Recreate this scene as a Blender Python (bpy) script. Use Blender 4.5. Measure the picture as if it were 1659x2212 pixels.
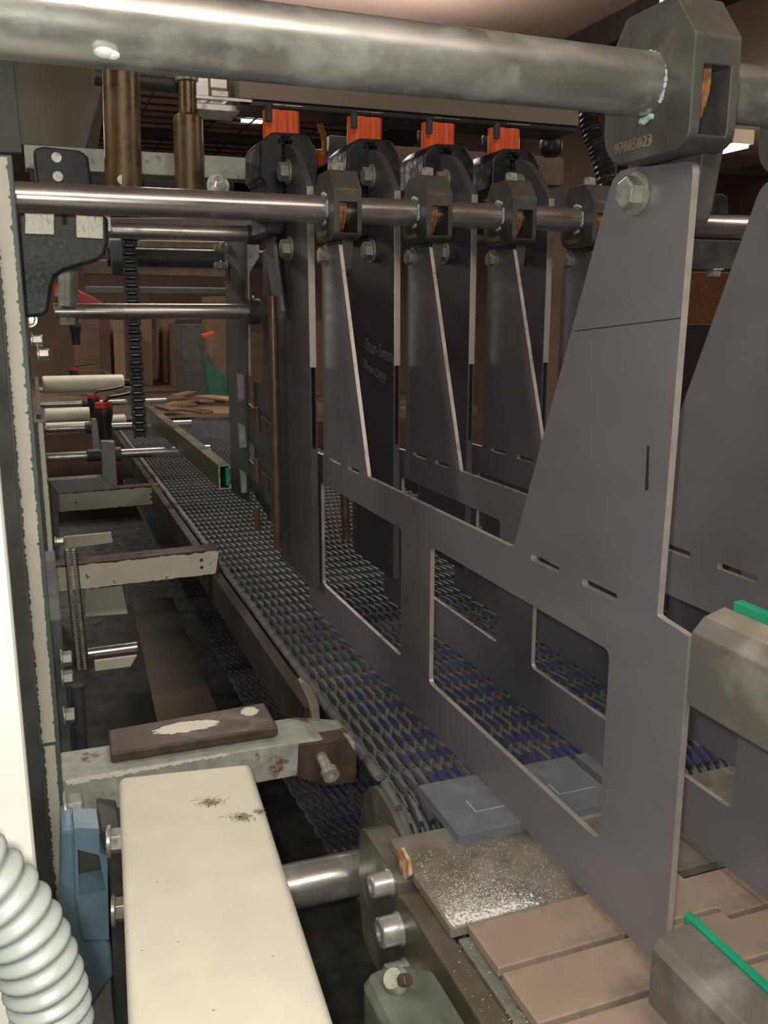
import bpy, bmesh, math, random
from mathutils import Vector, Matrix
from mathutils.geometry import tessellate_polygon
random.seed(7)
PI = math.pi
ZO = 1.35                       # lens height above the floor; all coordinates below are relative to the lens
S = bpy.context.scene
for o in list(bpy.data.objects): bpy.data.objects.remove(o)
COL = S.collection
# ------------------------------------------------------------------ camera
IW, IH, FPX = 1659, 2212, 1960.0
PITCH, YAW = math.radians(12.32), math.radians(20.73)
cam = bpy.data.cameras.new('camera'); camo = bpy.data.objects.new('camera', cam); COL.objects.link(camo)
cam.sensor_fit = 'VERTICAL'; cam.sensor_height = 24; cam.lens = 24*FPX/IH
cam.clip_start = 0.01; cam.clip_end = 60
camo.location = (0, 0, ZO); camo.rotation_euler = (PI/2-PITCH, 0, -YAW)
S.camera = camo
FW = Vector((math.sin(YAW)*math.cos(PITCH), math.cos(YAW)*math.cos(PITCH), -math.sin(PITCH)))
RT = Vector((math.cos(YAW), -math.sin(YAW), 0)); UP = RT.cross(FW)
def at(u, v, X=None, Y=None, Z=None):
    """point of a real plane (X=, Y= or Z=) measured on the photograph"""
    d = FW + RT*((u-IW/2)/FPX) - UP*((v-IH/2)/FPX)
    return d*(X/d.x) if X is not None else d*(Y/d.y) if Y is not None else d*(Z/d.z)
# ------------------------------------------------------------------ light and exposure
w = bpy.data.worlds.new('world'); S.world = w; w.use_nodes = True
w.node_tree.nodes['Background'].inputs[0].default_value = (.75, .72, .66, 1)
w.node_tree.nodes['Background'].inputs[1].default_value = 0.02
S.view_settings.view_transform = 'Standard'; S.view_settings.look = 'None'
S.view_settings.exposure = 0.0; S.view_settings.gamma = 1
def lamp(name, kind, loc, power, col=(1,1,1), **k):
    l = bpy.data.lights.new(name, kind); l.energy = power; l.color = col
    for a, b in k.items(): setattr(l, a, b)
    o = bpy.data.objects.new(name, l); COL.objects.link(o); o.location = (loc[0], loc[1], loc[2]+ZO); return o
lamp('phone_flash', 'POINT', (-.012, .0, .014), 7.4, (1, .985, .91), shadow_soft_size=.004)
ADDED_LAMPS = ((-.95, 4.9, 24), (4.3, 3.6, 18), (.9, 2.75, 18), (.2, -.6, 12), (-1.3, 1.2, 9), (2.4, .3, 9))  # unseen lamps, added to fill the room and machine with light
for n, (x, y, pw) in enumerate(ADDED_LAMPS):
    lamp('added_lamp_light', 'AREA', (x, y, .965), pw, (1, .92, .82), shape='RECTANGLE', size=1.2, size_y=.3)
    a = lamp('added_uplight', 'AREA', (x, y+.35, .80), pw*.5, (1, .90, .80), shape='RECTANGLE', size=1.2, size_y=.1); a.rotation_euler = (PI, 0, 0)  # uplight added to brighten the ceiling
# ------------------------------------------------------------------ materials
MATS = {}
def mat(name, col, rough=.5, metal=0., var=.25, scale=40., bump=0., bscale=None, col2=None, mix=None, mscale=30., stretch=(1,1,1), rvar=.12, emit=0, detail=6, mcon=.06):
    if name in MATS: return MATS[name]
    m = bpy.data.materials.new(name); m.use_nodes = True; nt = m.node_tree; N = nt.nodes; L = nt.links
    b = N['Principled BSDF']; b.inputs['Metallic'].default_value = metal; b.inputs['Roughness'].default_value = rough
    tc = N.new('ShaderNodeTexCoord'); mp = N.new('ShaderNodeMapping'); L.new(tc.outputs['Object'], mp.inputs[0]); mp.inputs['Scale'].default_value = stretch
    n1 = N.new('ShaderNodeTexNoise'); n1.inputs['Scale'].default_value = scale; n1.inputs['Detail'].default_value = detail; L.new(mp.outputs[0], n1.inputs[0])
    r = N.new('ShaderNodeValToRGB'); L.new(n1.outputs[0], r.inputs[0])
    r.color_ramp.elements[0].position = .3; r.color_ramp.elements[1].position = .72
    r.color_ramp.elements[0].color = tuple(c*(1-var) for c in col)+(1,); r.color_ramp.elements[1].color = tuple(min(1, c*(1+var)) for c in col)+(1,)
    out = r.outputs[0]
    mr = N.new('ShaderNodeMapRange'); L.new(n1.outputs[0], mr.inputs[0]); mr.inputs[1].default_value = .3; mr.inputs[2].default_value = .7
    mr.inputs[3].default_value = max(.03, rough-rvar); mr.inputs[4].default_value = min(1, rough+rvar); L.new(mr.outputs[0], b.inputs['Roughness'])
    if col2:
        n2 = N.new('ShaderNodeTexNoise'); n2.inputs['Scale'].default_value = mscale; n2.inputs['Detail'].default_value = 8; n2.inputs['Roughness'].default_value = .62; L.new(tc.outputs['Object'], n2.inputs[0])
        r2 = N.new('ShaderNodeValToRGB'); r2.color_ramp.elements[0].position = mix-mcon; r2.color_ramp.elements[1].position = mix+mcon; L.new(n2.outputs[0], r2.inputs[0])
        mx = N.new('ShaderNodeMixRGB'); L.new(r2.outputs[0], mx.inputs[0]); L.new(out, mx.inputs[1]); mx.inputs[2].default_value = col2+(1,); out = mx.outputs[0]
        if metal > .3:
            mm = N.new('ShaderNodeMapRange'); L.new(r2.outputs[0], mm.inputs[0]); mm.inputs[3].default_value = metal; mm.inputs[4].default_value = .1; L.new(mm.outputs[0], b.inputs['Metallic'])
    L.new(out, b.inputs['Base Color'])
    if bump:
        n3 = N.new('ShaderNodeTexNoise'); n3.inputs['Scale'].default_value = bscale or scale*4; n3.inputs['Detail'].default_value = 4; L.new(mp.outputs[0], n3.inputs[0])
        bp = N.new('ShaderNodeBump'); bp.inputs['Strength'].default_value = bump; bp.inputs['Distance'].default_value = .0004; L.new(n3.outputs[0], bp.inputs['Height']); L.new(bp.outputs[0], b.inputs['Normal'])
    if emit:
        b.inputs['Emission Color'].default_value = tuple(col)+(1,); b.inputs['Emission Strength'].default_value = emit
    MATS[name] = m; return m
rodm   = mat('polished_rod_steel', (.56,.54,.52), .29, 0.88, .10, 25, .04, 500, (.26,.24,.21), .70, 35, (.4,3,3), .10, mcon=.14)
rodbig = mat('worn_rod_steel', (.52,.52,.49), .30, 0.8, .16, 22, .06, 400, (.36,.38,.33), .66, 28, (.6,2.5,2.5), .12, mcon=.15)
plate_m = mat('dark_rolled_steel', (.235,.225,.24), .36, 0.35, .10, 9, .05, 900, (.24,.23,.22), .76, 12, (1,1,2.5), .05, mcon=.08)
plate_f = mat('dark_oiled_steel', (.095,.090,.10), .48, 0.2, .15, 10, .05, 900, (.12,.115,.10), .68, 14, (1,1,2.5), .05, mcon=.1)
edge_m = mat('lit_bare_cut_steel', (.50,.47,.43), .34, 0.5, .10, 60, .3, 700)  # bare cut metal, lightened further for edges that catch the flash
cast_m = mat('dark_cast_iron', (.085,.080,.072), .45, 0.2, .18, 60, .25, 900, (.16,.14,.09), .62, 25)
bolt_m = mat('zinc_bolt', (.60,.60,.54), .32, 0.6, .2, 120, .2, 900)
oldbolt = mat('tarnished_bolt', (.36,.37,.31), .42, 0.4, .3, 140, .4, 900)
black_m = mat('black_greasy_iron', (.010,.011,.012), .42, .1, .3, 90, .35, 180, rvar=.15)
grease_m = mat('pale_dried_grease', (.42,.55,.53), .6, 0, .3, 300, .6, 700)
galv = mat('galvanised_steel', (.42,.44,.40), .45, 0.25, .22, 70, .35, 420, (.22,.22,.19), .62, 90)
galvrust = mat('scabby_galvanised_steel', (.36,.38,.34), .55, 0.12, .22, 90, .5, 420, (.16,.065,.03), .64, 26, mcon=.03)
cream = mat('cream_paint', (.74,.725,.60), .45, 0, .06, 30, .08, 800)
creamchip = mat('chipped_cream_paint', (.66,.64,.52), .5, 0, .07, 30, .1, 700, (.10,.08,.06), .655, 75, mcon=.012)
white_m = mat('white_gloss_paint', (.80,.80,.74), .4, 0, .04, 20)
dkmetal = mat('grimy_dark_steel', (.075,.078,.072), .5, 0.2, .3, 40, .2, 500)
greenm = mat('grey_green_steel', (.13,.155,.145), .5, 0.1, .2, 30, .1, 400)
brownpl = mat('rusty_brown_plate', (.085,.062,.052), .45, .3, .25, 60, .25, 500, (.15,.07,.035), .66, 40)
beltm = mat('dusty_belt_plastic', (.125,.13,.135), .6, 0, .25, 120, .3, 800, (.17,.155,.13), .60, 50, mcon=.1)
beltb = mat('blue_belt_plastic', (.015,.03,.26), .4, 0, .3, 90)
slabm = mat('dusty_grey_plastic', (.15,.17,.19), .55, 0, .12, 60, .1, 900, (.25,.25,.24), .70, 300, mcon=.04)
tan = mat('worn_tan_plastic', (.35,.265,.205), .5, 0, .10, 25, .08, 900, (.17,.15,.12), .60, 20, mcon=.09)
green = mat('green_wear_plastic', (.015,.30,.16), .4, 0, .1, 40)
railm = mat('brushed_rail_steel', (.17,.16,.15), .42, 0.35, .12, 14, .06, 900, (.30,.29,.26), .62, 20, mcon=.1)
railtop = mat('dusty_rail_steel', (.26,.235,.19), .55, 0.1, .2, 60, .2, 700, (.30,.20,.13), .62, 50)
brass = mat('oily_bronze_column', (.19,.135,.07), .33, 0.6, .35, 45, .25, 300, (.10,.06,.03), .60, 45, mcon=.12)
orange = mat('orange_polyurethane', (.80,.10,.012), .4, 0, .12, 30)
red = mat('red_plastic', (.62,.045,.03), .4, 0, .1, 30)
silver = mat('aluminium', (.62,.62,.60), .3, 0.6, .1, 60, .08, 900)
yellow = mat('yellow_tube_plastic', (.55,.33,.03), .4, 0, .1, 30)
rubber = mat('black_rubber', (.02,.022,.024), .4, 0, .3, 60)
blue = mat('blue_grey_enamel', (.16,.27,.34), .35, 0, .12, 40, .5, 260, (.20,.19,.11), .68, 45)
hosem = mat('grey_pvc', (.27,.30,.28), .35, 0, .05, 20)
copper = mat('brown_anodised_rod', (.17,.105,.07), .35, 0.4, .25, 50, .1, 400)
rust = mat('rusty_bush', (.38,.17,.05), .6, .2, .4, 180, .6, 700, (.35,.33,.25), .56, 140)
olive = mat('oily_olive_metal', (.22,.20,.09), .4, .5, .3, 80)
ink = mat('black_marker', (.02,.02,.02), .5)
chalk = mat('chalk_writing', (.32,.33,.33), .8)
wallm = mat('brown_wall_paint', (.20,.135,.10), .7, 0, .2, 3, 0, None, (.12,.075,.055), .55, 1.6, mcon=.15)
ceilm = mat('taupe_ceiling_panel', (.50,.37,.31), .7, 0, .12, 2)
ceilb = mat('pale_ceiling_panel', (.70,.60,.46), .7, 0, .12, 2)
darkb = mat('dark_beam_paint', (.045,.035,.03), .6)
floorm = mat('dark_concrete', (.07,.065,.058), .7, 0, .3, 6)
wood = mat('raw_plank_wood', (.13,.075,.045), .7, 0, .3, 12, .1, 80, None, None, 30, (1,8,8))
wood2 = mat('pale_cardboard', (.24,.15,.09), .7, 0, .15, 8)
lampm = mat('lit_lamp_diffuser', (1,.93,.80), .5, emit=5.0)
dust = mat('metal_swarf', (.85,.85,.81), .5, 0, .3, 300)
# plate covered with fine swarf
def dustplate():
    m = mat('swarf_dusted_plate', (.25,.23,.195), .5, .4, .25, 50, .3, 800); nt = m.node_tree; N = nt.nodes; L = nt.links
    b = N['Principled BSDF']; src = b.inputs['Base Color'].links[0].from_socket
    tc = N.new('ShaderNodeTexCoord'); v = N.new('ShaderNodeTexNoise'); v.inputs['Scale'].default_value = 1400; v.inputs['Detail'].default_value = 3; L.new(tc.outputs['Object'], v.inputs[0])
    n = N.new('ShaderNodeTexNoise'); n.inputs['Scale'].default_value = 16; n.inputs['Detail'].default_value = 4; L.new(tc.outputs['Object'], n.inputs[0])
    a = N.new('ShaderNodeMath'); a.operation = 'ADD'; L.new(v.outputs[0], a.inputs[0]); L.new(n.outputs[0], a.inputs[1])
    r = N.new('ShaderNodeValToRGB'); r.color_ramp.elements[0].position = .53; r.color_ramp.elements[1].position = .66
    h = N.new('ShaderNodeMath'); h.operation = 'MULTIPLY'; h.inputs[1].default_value = .5; L.new(a.outputs[0], h.inputs[0]); L.new(h.outputs[0], r.inputs[0])
    mx = N.new('ShaderNodeMixRGB'); L.new(r.outputs[0], mx.inputs[0]); L.new(src, mx.inputs[1]); mx.inputs[2].default_value = (.55,.55,.52,1); L.new(mx.outputs[0], b.inputs['Base Color'])
    return m
dustm = dustplate()
# ------------------------------------------------------------------ mesh builder
class MB:
    def __init__(s): s.v = []; s.f = []; s.m = []; s.sm = []
    def add(s, vs, fs, mi=0, sm=False):
        o = len(s.v); s.v += [Vector(p) for p in vs]
        for k, f in enumerate(fs):
            s.f.append([i+o for i in f]); s.m.append(mi if isinstance(mi, int) else mi[k]); s.sm.append(sm)
        return s
    def box(s, x0, x1, y0, y1, z0, z1, mi=0):
        return s.add([(x0,y0,z0),(x1,y0,z0),(x1,y1,z0),(x0,y1,z0),(x0,y0,z1),(x1,y0,z1),(x1,y1,z1),(x0,y1,z1)],
                     [(0,3,2,1),(4,5,6,7),(0,1,5,4),(1,2,6,5),(2,3,7,6),(3,0,4,7)], mi)
    def prism(s, pts, d, mi=0, side=None, holes=()):
        """pts: 3D planar outline, extruded by vector d; holes: further outlines"""
        d = Vector(d); loops = [[Vector(p) for p in pts]]+[[Vector(p) for p in h] for h in holes]
        allp = [p for l in loops for p in l]; n = len(allp)
        tris = tessellate_polygon(loops) if holes or True else None
        vs = allp+[p+d for p in allp]; fs = []; ms = []
        if not holes:
            fs += [list(range(n)), [i+n for i in range(n)][::-1]]; ms += [mi, mi]
        else:
            for t in tris: fs += [list(t), [i+n for i in t][::-1]]; ms += [mi, mi]
        o = 0
        for l in loops:
            k = len(l)
            for i in range(k):
                j = (i+1) % k; fs.append([o+i, o+j, o+j+n, o+i+n]); ms.append(mi if side is None else side)
            o += k
        return s.add(vs, fs, ms)
    def cyl(s, p0, p1, r0, r1=None, n=24, mi=0, caps=True, smooth=True, rot=0):
        p0, p1 = Vector(p0), Vector(p1); r1 = r0 if r1 is None else r1
        a = (p1-p0).normalized(); t = a.orthogonal().normalized() if abs(a.z) < .9 else Vector((1,0,0)); 
        if abs(a.z) < .9: t = a.cross(Vector((0,0,1))).normalized()
        t = (t-a*t.dot(a)).normalized(); b = a.cross(t)
        vs = []
        for p, r in ((p0, r0), (p1, r1)):
            for i in range(n):
                w_ = 2*PI*i/n+rot; vs.append(p+t*math.cos(w_)*r+b*math.sin(w_)*r)
        s.add(vs, [(i, (i+1) % n, (i+1) % n+n, i+n) for i in range(n)], mi, smooth)
        if caps: s.add(vs, [list(range(n))[::-1], list(range(n, 2*n))], mi)
        return s
    def lathe(s, p, axis, prof, n=28, mi=0):
        """prof: list of (distance along axis, radius)"""
        p = Vector(p); a = Vector(axis).normalized()
        for (d0, r0), (d1, r1) in zip(prof, prof[1:]): 
            s.cyl(p+a*d0, p+a*(d1 if abs(d1-d0) > 1e-6 else d0+1e-5), r0, r1, n, mi, False)
        s.cyl(p+a*prof[0][0], p+a*(prof[0][0]+1e-5), prof[0][1], prof[0][1], n, mi)
        s.cyl(p+a*(prof[-1][0]-1e-5), p+a*prof[-1][0], prof[-1][1], prof[-1][1], n, mi); return s
    def hexa(s, p, axis, r, h, mi=0, rot=.2, washer=True, ch=.12):
        p = Vector(p); a = Vector(axis).normalized()
        if washer: s.cyl(p, p+a*h*.22, r*1.28, r*1.28, 24, mi); p = p+a*h*.22
        s.cyl(p, p+a*h*(1-ch), r, r, 6, mi, True, False, rot); s.cyl(p+a*h*(1-ch), p+a*h, r, r*.86, 6, mi, True, False, rot); return s
    def tube(s, pts, r, n=12, mi=0, rings=None):
        """pts dense path; rings: function of index -> radius factor"""
        pts = [Vector(p) for p in pts]; up = None; vs = []
        for i, p in enumerate(pts):
            a = (pts[min(i+1, len(pts)-1)]-pts[max(i-1, 0)]).normalized()
            t = a.orthogonal().normalized() if up is None else (up-a*up.dot(a)).normalized(); up = t; b = a.cross(t)
            rr = r*(rings(i) if rings else 1)
            vs += [p+t*math.cos(2*PI*k/n)*rr+b*math.sin(2*PI*k/n)*rr for k in range(n)]
        m = len(pts); fs = [(i*n+k, i*n+(k+1) % n, (i+1)*n+(k+1) % n, (i+1)*n+k) for i in range(m-1) for k in range(n)]
        s.add(vs, fs, mi, True); s.add(vs, [list(range(n))[::-1], list(range((m-1)*n, m*n))], mi); return s
    def sphere(s, c, r, n=16, mi=0, sz=1):
        c = Vector(c); vs = [c+Vector((math.cos(2*PI*k/n)*math.cos(t), math.sin(2*PI*k/n)*math.cos(t), sz*math.sin(t)))*r for t in [PI*(j/8-.5)*.999 for j in range(9)] for k in range(n)]
        return s.add(vs, [(j*n+k, j*n+(k+1) % n, (j+1)*n+(k+1) % n, (j+1)*n+k) for j in range(8) for k in range(n)], mi, True)
    def mesh(s, name, off):
        me = bpy.data.meshes.new(name); me.from_pydata([p-off for p in s.v], [], s.f)
        for i, p in enumerate(me.polygons): p.material_index = s.m[i]; p.use_smooth = s.sm[i]
        bm = bmesh.new(); bm.from_mesh(me); bmesh.ops.remove_doubles(bm, verts=bm.verts, dist=1e-6); bmesh.ops.recalc_face_normals(bm, faces=bm.faces)
        for e in bm.edges:
            if len(e.link_faces) == 2 and e.calc_face_angle(0) > .66: e.smooth = False
        bm.to_mesh(me); bm.free()
        return me
BASE = {}
def finish(o, mats, bevel, seg):
    for m in (mats if isinstance(mats, (list, tuple)) else [mats]): o.data.materials.append(m)
    if bevel:
        b = o.modifiers.new('bevel', 'BEVEL'); b.width = bevel; b.segments = seg; b.limit_method = 'ANGLE'; b.angle_limit = math.radians(38); b.harden_normals = False
def thing(name, label, cat, loc, group=None, kind=None):
    o = bpy.data.objects.new(name, None); COL.objects.link(o); o.empty_display_size = .02
    o.location = (loc[0], loc[1], loc[2]+ZO); BASE[o.name] = Vector(loc); setp(o, label, cat, group, kind); return o
def setp(o, label=None, cat=None, group=None, kind=None):
    if label: o['label'] = label
    if cat: o['category'] = cat
    if group: o['group'] = group
    if kind: o['kind'] = kind
def part(mb, name, mats, parent, bevel=0, seg=2, label=None, kind=None, me=None):
    off = BASE[parent.name]
    o = bpy.data.objects.new(name, me or mb.mesh(name, off)); COL.objects.link(o); o.parent = parent; BASE[o.name] = off
    finish(o, mats, bevel, seg); setp(o, label, None, None, kind); return o
def solo(mb, name, mats, label, cat, group=None, bevel=0, seg=2, kind=None):
    xs = [p.x for p in mb.v]; ys = [p.y for p in mb.v]; zs = [p.z for p in mb.v]
    off = Vector(((min(xs)+max(xs))/2, (min(ys)+max(ys))/2, min(zs)))
    o = bpy.data.objects.new(name, mb.mesh(name, off)); COL.objects.link(o); o.location = off+Vector((0,0,ZO)); BASE[o.name] = off
    finish(o, mats, bevel, seg); setp(o, label, cat, group, kind); return o
def struct(mb, name, mats, bevel=0): 
    return solo(mb, name, mats, None, None, None, bevel, 2, 'structure')
def dup(root, delta, label=None, skip=()):
    def cp(o, par):
        c = o.copy(); COL.objects.link(c); c.parent = par; BASE[c.name] = BASE[o.name]+Vector(delta)
        for ch in [q for q in bpy.data.objects if q.parent == o and q not in skip]: cp(ch, c)
        return c
    r = cp(root, None); r.location = root.location+Vector(delta)
    if label: r['label'] = label
    return r
def boolean(mbA, mbB, name, off):
    a = bpy.data.objects.new('a', mbA.mesh('a', off)); b = bpy.data.objects.new('b', mbB.mesh('b', off)); COL.objects.link(a); COL.objects.link(b)
    m = a.modifiers.new('x', 'BOOLEAN'); m.object = b; m.operation = 'DIFFERENCE'; m.solver = 'EXACT'
    dg = bpy.context.evaluated_depsgraph_get(); me = bpy.data.meshes.new_from_object(a.evaluated_get(dg)); me.name = name
    bpy.data.objects.remove(a); bpy.data.objects.remove(b); me.materials.clear(); return me
def text(body, name, m, parent, loc, xdir, ydir, size, depth=.0004, label=None, shear=0):
    c = bpy.data.curves.new('t', 'FONT'); c.body = body; c.size = size; c.extrude = depth; c.shear = shear; c.resolution_u = 2
    t = bpy.data.objects.new('t', c); COL.objects.link(t); dg = bpy.context.evaluated_depsgraph_get(); dg.update()
    me = bpy.data.meshes.new_from_object(t.evaluated_get(dg)); bpy.data.objects.remove(t); me.name = name
    x = Vector(xdir).normalized(); y = Vector(ydir).normalized(); z = x.cross(y); M = Matrix((x, y, z)).transposed().to_4x4(); M.translation = Vector(loc)-BASE[parent.name]
    me.transform(M); me.materials.clear(); o = bpy.data.objects.new(name, me); COL.objects.link(o); o.parent = parent; BASE[o.name] = BASE[parent.name]; me.materials.append(m); setp(o, label); return o
def rrect(a0, a1, b0, b1, r, n=4, plane='YZ', c=0):
    P = []
    for cx, cy, st in ((a1-r, b1-r, 0), (a0+r, b1-r, 1), (a0+r, b0+r, 2), (a1-r, b0+r, 3)):
        for i in range(n+1):
            t = (st+i/n)*PI/2; P.append((cx+r*math.cos(t), cy+r*math.sin(t)))
    return to3(P, plane, c)
def to3(P, plane, c):
    return [Vector((c, a, b)) if plane == 'YZ' else Vector((a, c, b)) if plane == 'XZ' else Vector((a, b, c)) for a, b in P]
def roundpoly(P, r, n=3):
    Q = []; k = len(P); rr = r if isinstance(r, (list, tuple)) else [r]*k
    for i in range(k):
        p = Vector(P[i]); a = Vector(P[i-1])-p; b = Vector(P[(i+1) % k])-p; R = min(rr[i], a.length*.45, b.length*.45)
        if R <= 0: Q.append(tuple(p)); continue
        s_, e = p+a.normalized()*R, p+b.normalized()*R
        for j in range(n+1):
            t = j/n; Q.append(tuple(s_*(1-t)**2+p*2*t*(1-t)+e*t*t))
    return Q
def jag(p, q, amp, n, rnd=random):
    """ragged 3D line from p to q (chipped paint border)"""
    p, q = Vector(p), Vector(q); a = amp; out = []
    for i in range(n):
        t = i/n; out.append(p.lerp(q, t)+Vector(a)*rnd.uniform(-1, 1))
    return out
def bez(P, n=12):
    P = [Vector(p) for p in P]; out = []
    for i in range(len(P)-1):
        a, b, c, d = P[max(i-1, 0)], P[i], P[i+1], P[min(i+2, len(P)-1)]
        for k in range(n):
            t = k/n; out.append(.5*((2*b)+(c-a)*t+(2*a-5*b+4*c-d)*t*t+(3*b-a-3*c+d)*t**3))
    return out+[P[-1]]

# ================================================================== room
X0, X1, Y0, Y1, ZF, ZC = -2.6, 5.2, -1.6, 7.2, -1.35, 1.10
struct(MB().box(X0, X1, Y0, Y1, ZF-.1, ZF), 'floor', floorm)
struct(MB().box(X0, X1, Y0, Y1, ZC, ZC+.1), 'ceiling', ceilm)
struct(MB().box(X0, X1, Y1, Y1+.1, ZF, ZC), 'wall_back', wallm)
struct(MB().box(X0, X1, Y0-.1, Y0, ZF, ZC), 'wall_front', wallm)
struct(MB().box(X0-.1, X0, Y0, Y1, ZF, ZC), 'wall_left', wallm)
struct(MB().box(X1, X1+.1, Y0, Y1, ZF, ZC), 'wall_right', wallm)
def ceil_item(px, z, t, name, m, label, cat, group=None):
    pts = [at(u, v, Z=z) for u, v in px]; return solo(MB().prism(pts, (0,0,-t)), name, m, label, cat, group)
# ceiling joists and lamp units
struct(MB().box(-2.6, 5.2, 2.02, 2.16, ZC-.07, ZC), 'trim_1', darkb)
struct(MB().box(-2.6, 5.2, 5.50, 5.56, ZC-.13, ZC-.095).box(-1.5, -1.46, 5.5, 5.54, ZC-.1, ZC).box(3.5, 3.54, 5.5, 5.54, ZC-.1, ZC), 'trim_2', darkb)
struct(MB().box(1.55, 2.1, .9, 2.0, ZC-.02, ZC), 'trim_3', ceilb)
struct(MB().box(2.12, 2.24, -.6, 7.1, ZC-.10, ZC), 'trim_4', darkb)
# ceiling wire mesh
mb = MB()
for i in range(17): mb.cyl((-1.3+i*.19+.0, 3.6, ZC-.10), (-1.3+i*.19, 6.6, ZC-.10), .006, n=6)
for j in range(20): mb.cyl((-1.3, 3.6+j*.155, ZC-.10), (1.8, 3.6+j*.155, ZC-.10), .006, n=6)
for x in (-1.2, 0, 1.6):
    for y in (3.7, 6.5): mb.cyl((x, y, ZC-.10), (x, y, ZC), .004, n=6)
solo(mb, 'ceiling_mesh', darkb, 'dark welded wire mesh hung under the brown ceiling', 'wire mesh')
def ceiling_light(x, y, label, sx=.6, sy=.15):
    t = thing('ceiling_light', label, 'ceiling light', (x, y, ZC-.1), 'ceiling lights')
    part(MB().box(x-sx-.02, x+sx+.02, y-sy-.02, y+sy+.02, ZC-.08, ZC-.0), 'housing', ceilb, t)
    part(MB().box(x-sx, x+sx, y-sy, y+sy, ZC-.1, ZC-.08), 'diffuser', lampm, t)
p = at(545, 252, Z=ZC-.1); ceiling_light(p.x+.03, p.y, 'lit ceiling lamp seen over the wire mesh, left of the orange tube tops', .055, .16)
p = at(1568, 326, Z=ZC-.1); ceiling_light(p.x, p.y, 'lit ceiling lamp glimpsed between the near clamp and the right edge', .06, .13)

for x, y, pw in ADDED_LAMPS:
    ceiling_light(x, y, 'added unseen fill lamp hanging over the machine line, beyond the photo')  # fixtures for the added, unseen fill lamps

# ================================================================== rods
BY, MY, RZ = .437, 1.05, .1185
def rod(p0, p1, r, name, m, label, ends=.001, n=48):
    mb = MB().lathe(p0, Vector(p1)-Vector(p0), [(0, r-ends), (ends, r), ((Vector(p1)-Vector(p0)).length-ends, r), ((Vector(p1)-Vector(p0)).length, r-ends)], n)
    return solo(mb, name, m, label, 'rod')
rod((-.035, .397, .1095), (.62, .4757, .1288), .0158, 'steel_rod', rodbig, 'thick scratched steel rod crossing the top, closest to the camera')
bigrod = [o for o in bpy.data.objects if o.name == 'steel_rod'][0]; p = at(222, 120, Y=.402); part(MB().sphere(p+Vector((0,-.008,-.001)), .0042, 14, 0, .5).sphere(p+Vector((.003,-.008,-.0015)), .003, 12, 0, .6), 'paint_drip', white_m, bigrod, label='white drip under the rod')
rod((-.019, MY, RZ-.001), (1.5, MY, RZ-.001), .0152, 'steel_rod', rodm, 'long steel rod carrying the row of small clamps')

# ================================================================== divider assemblies (plate + two clamps)
DX = .335
def make_divider():
    t = thing('divider_plate', 'front divider plate with tall bare upright, hung from the thick near rod', 'divider plate', (DX, .8, -.397), 'dark steel divider plates over the belt')
    h = .0022
    P = [(.393,-.178),(.393,-.397),(1.178,-.397),(1.178,-.178),(1.097,-.176),(1.093,.078),(1.026,.078),(.930,-.176),(.598,-.176),(.489,.084),(.417,.079),(.422,-.175)]
    rr = [.0,.002,.002,.002,.001,.008,.002,.002,.006,.012,.006,.002]
    out = to3(roundpoly(P, rr, 4), 'YZ', DX-h)
    holes = [rrect(.467,.756,-.350,-.213,.006,4,'YZ',DX-h), rrect(.830,1.110,-.350,-.213,.006,4,'YZ',DX-h)]
    for a in ((.531,.571),(.462,.502),(1.028,1.070),(.960,1.000)): holes.append(rrect(a[0],a[1],-.1785,-.1735,.0022,3,'YZ',DX-h))
    p = part(MB().prism(out, (2*h,0,0), 0, 1, holes), 'plate', [plate_m, edge_m], t, .0006, 2)
    return t, p
div, divplate = make_divider()
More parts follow.
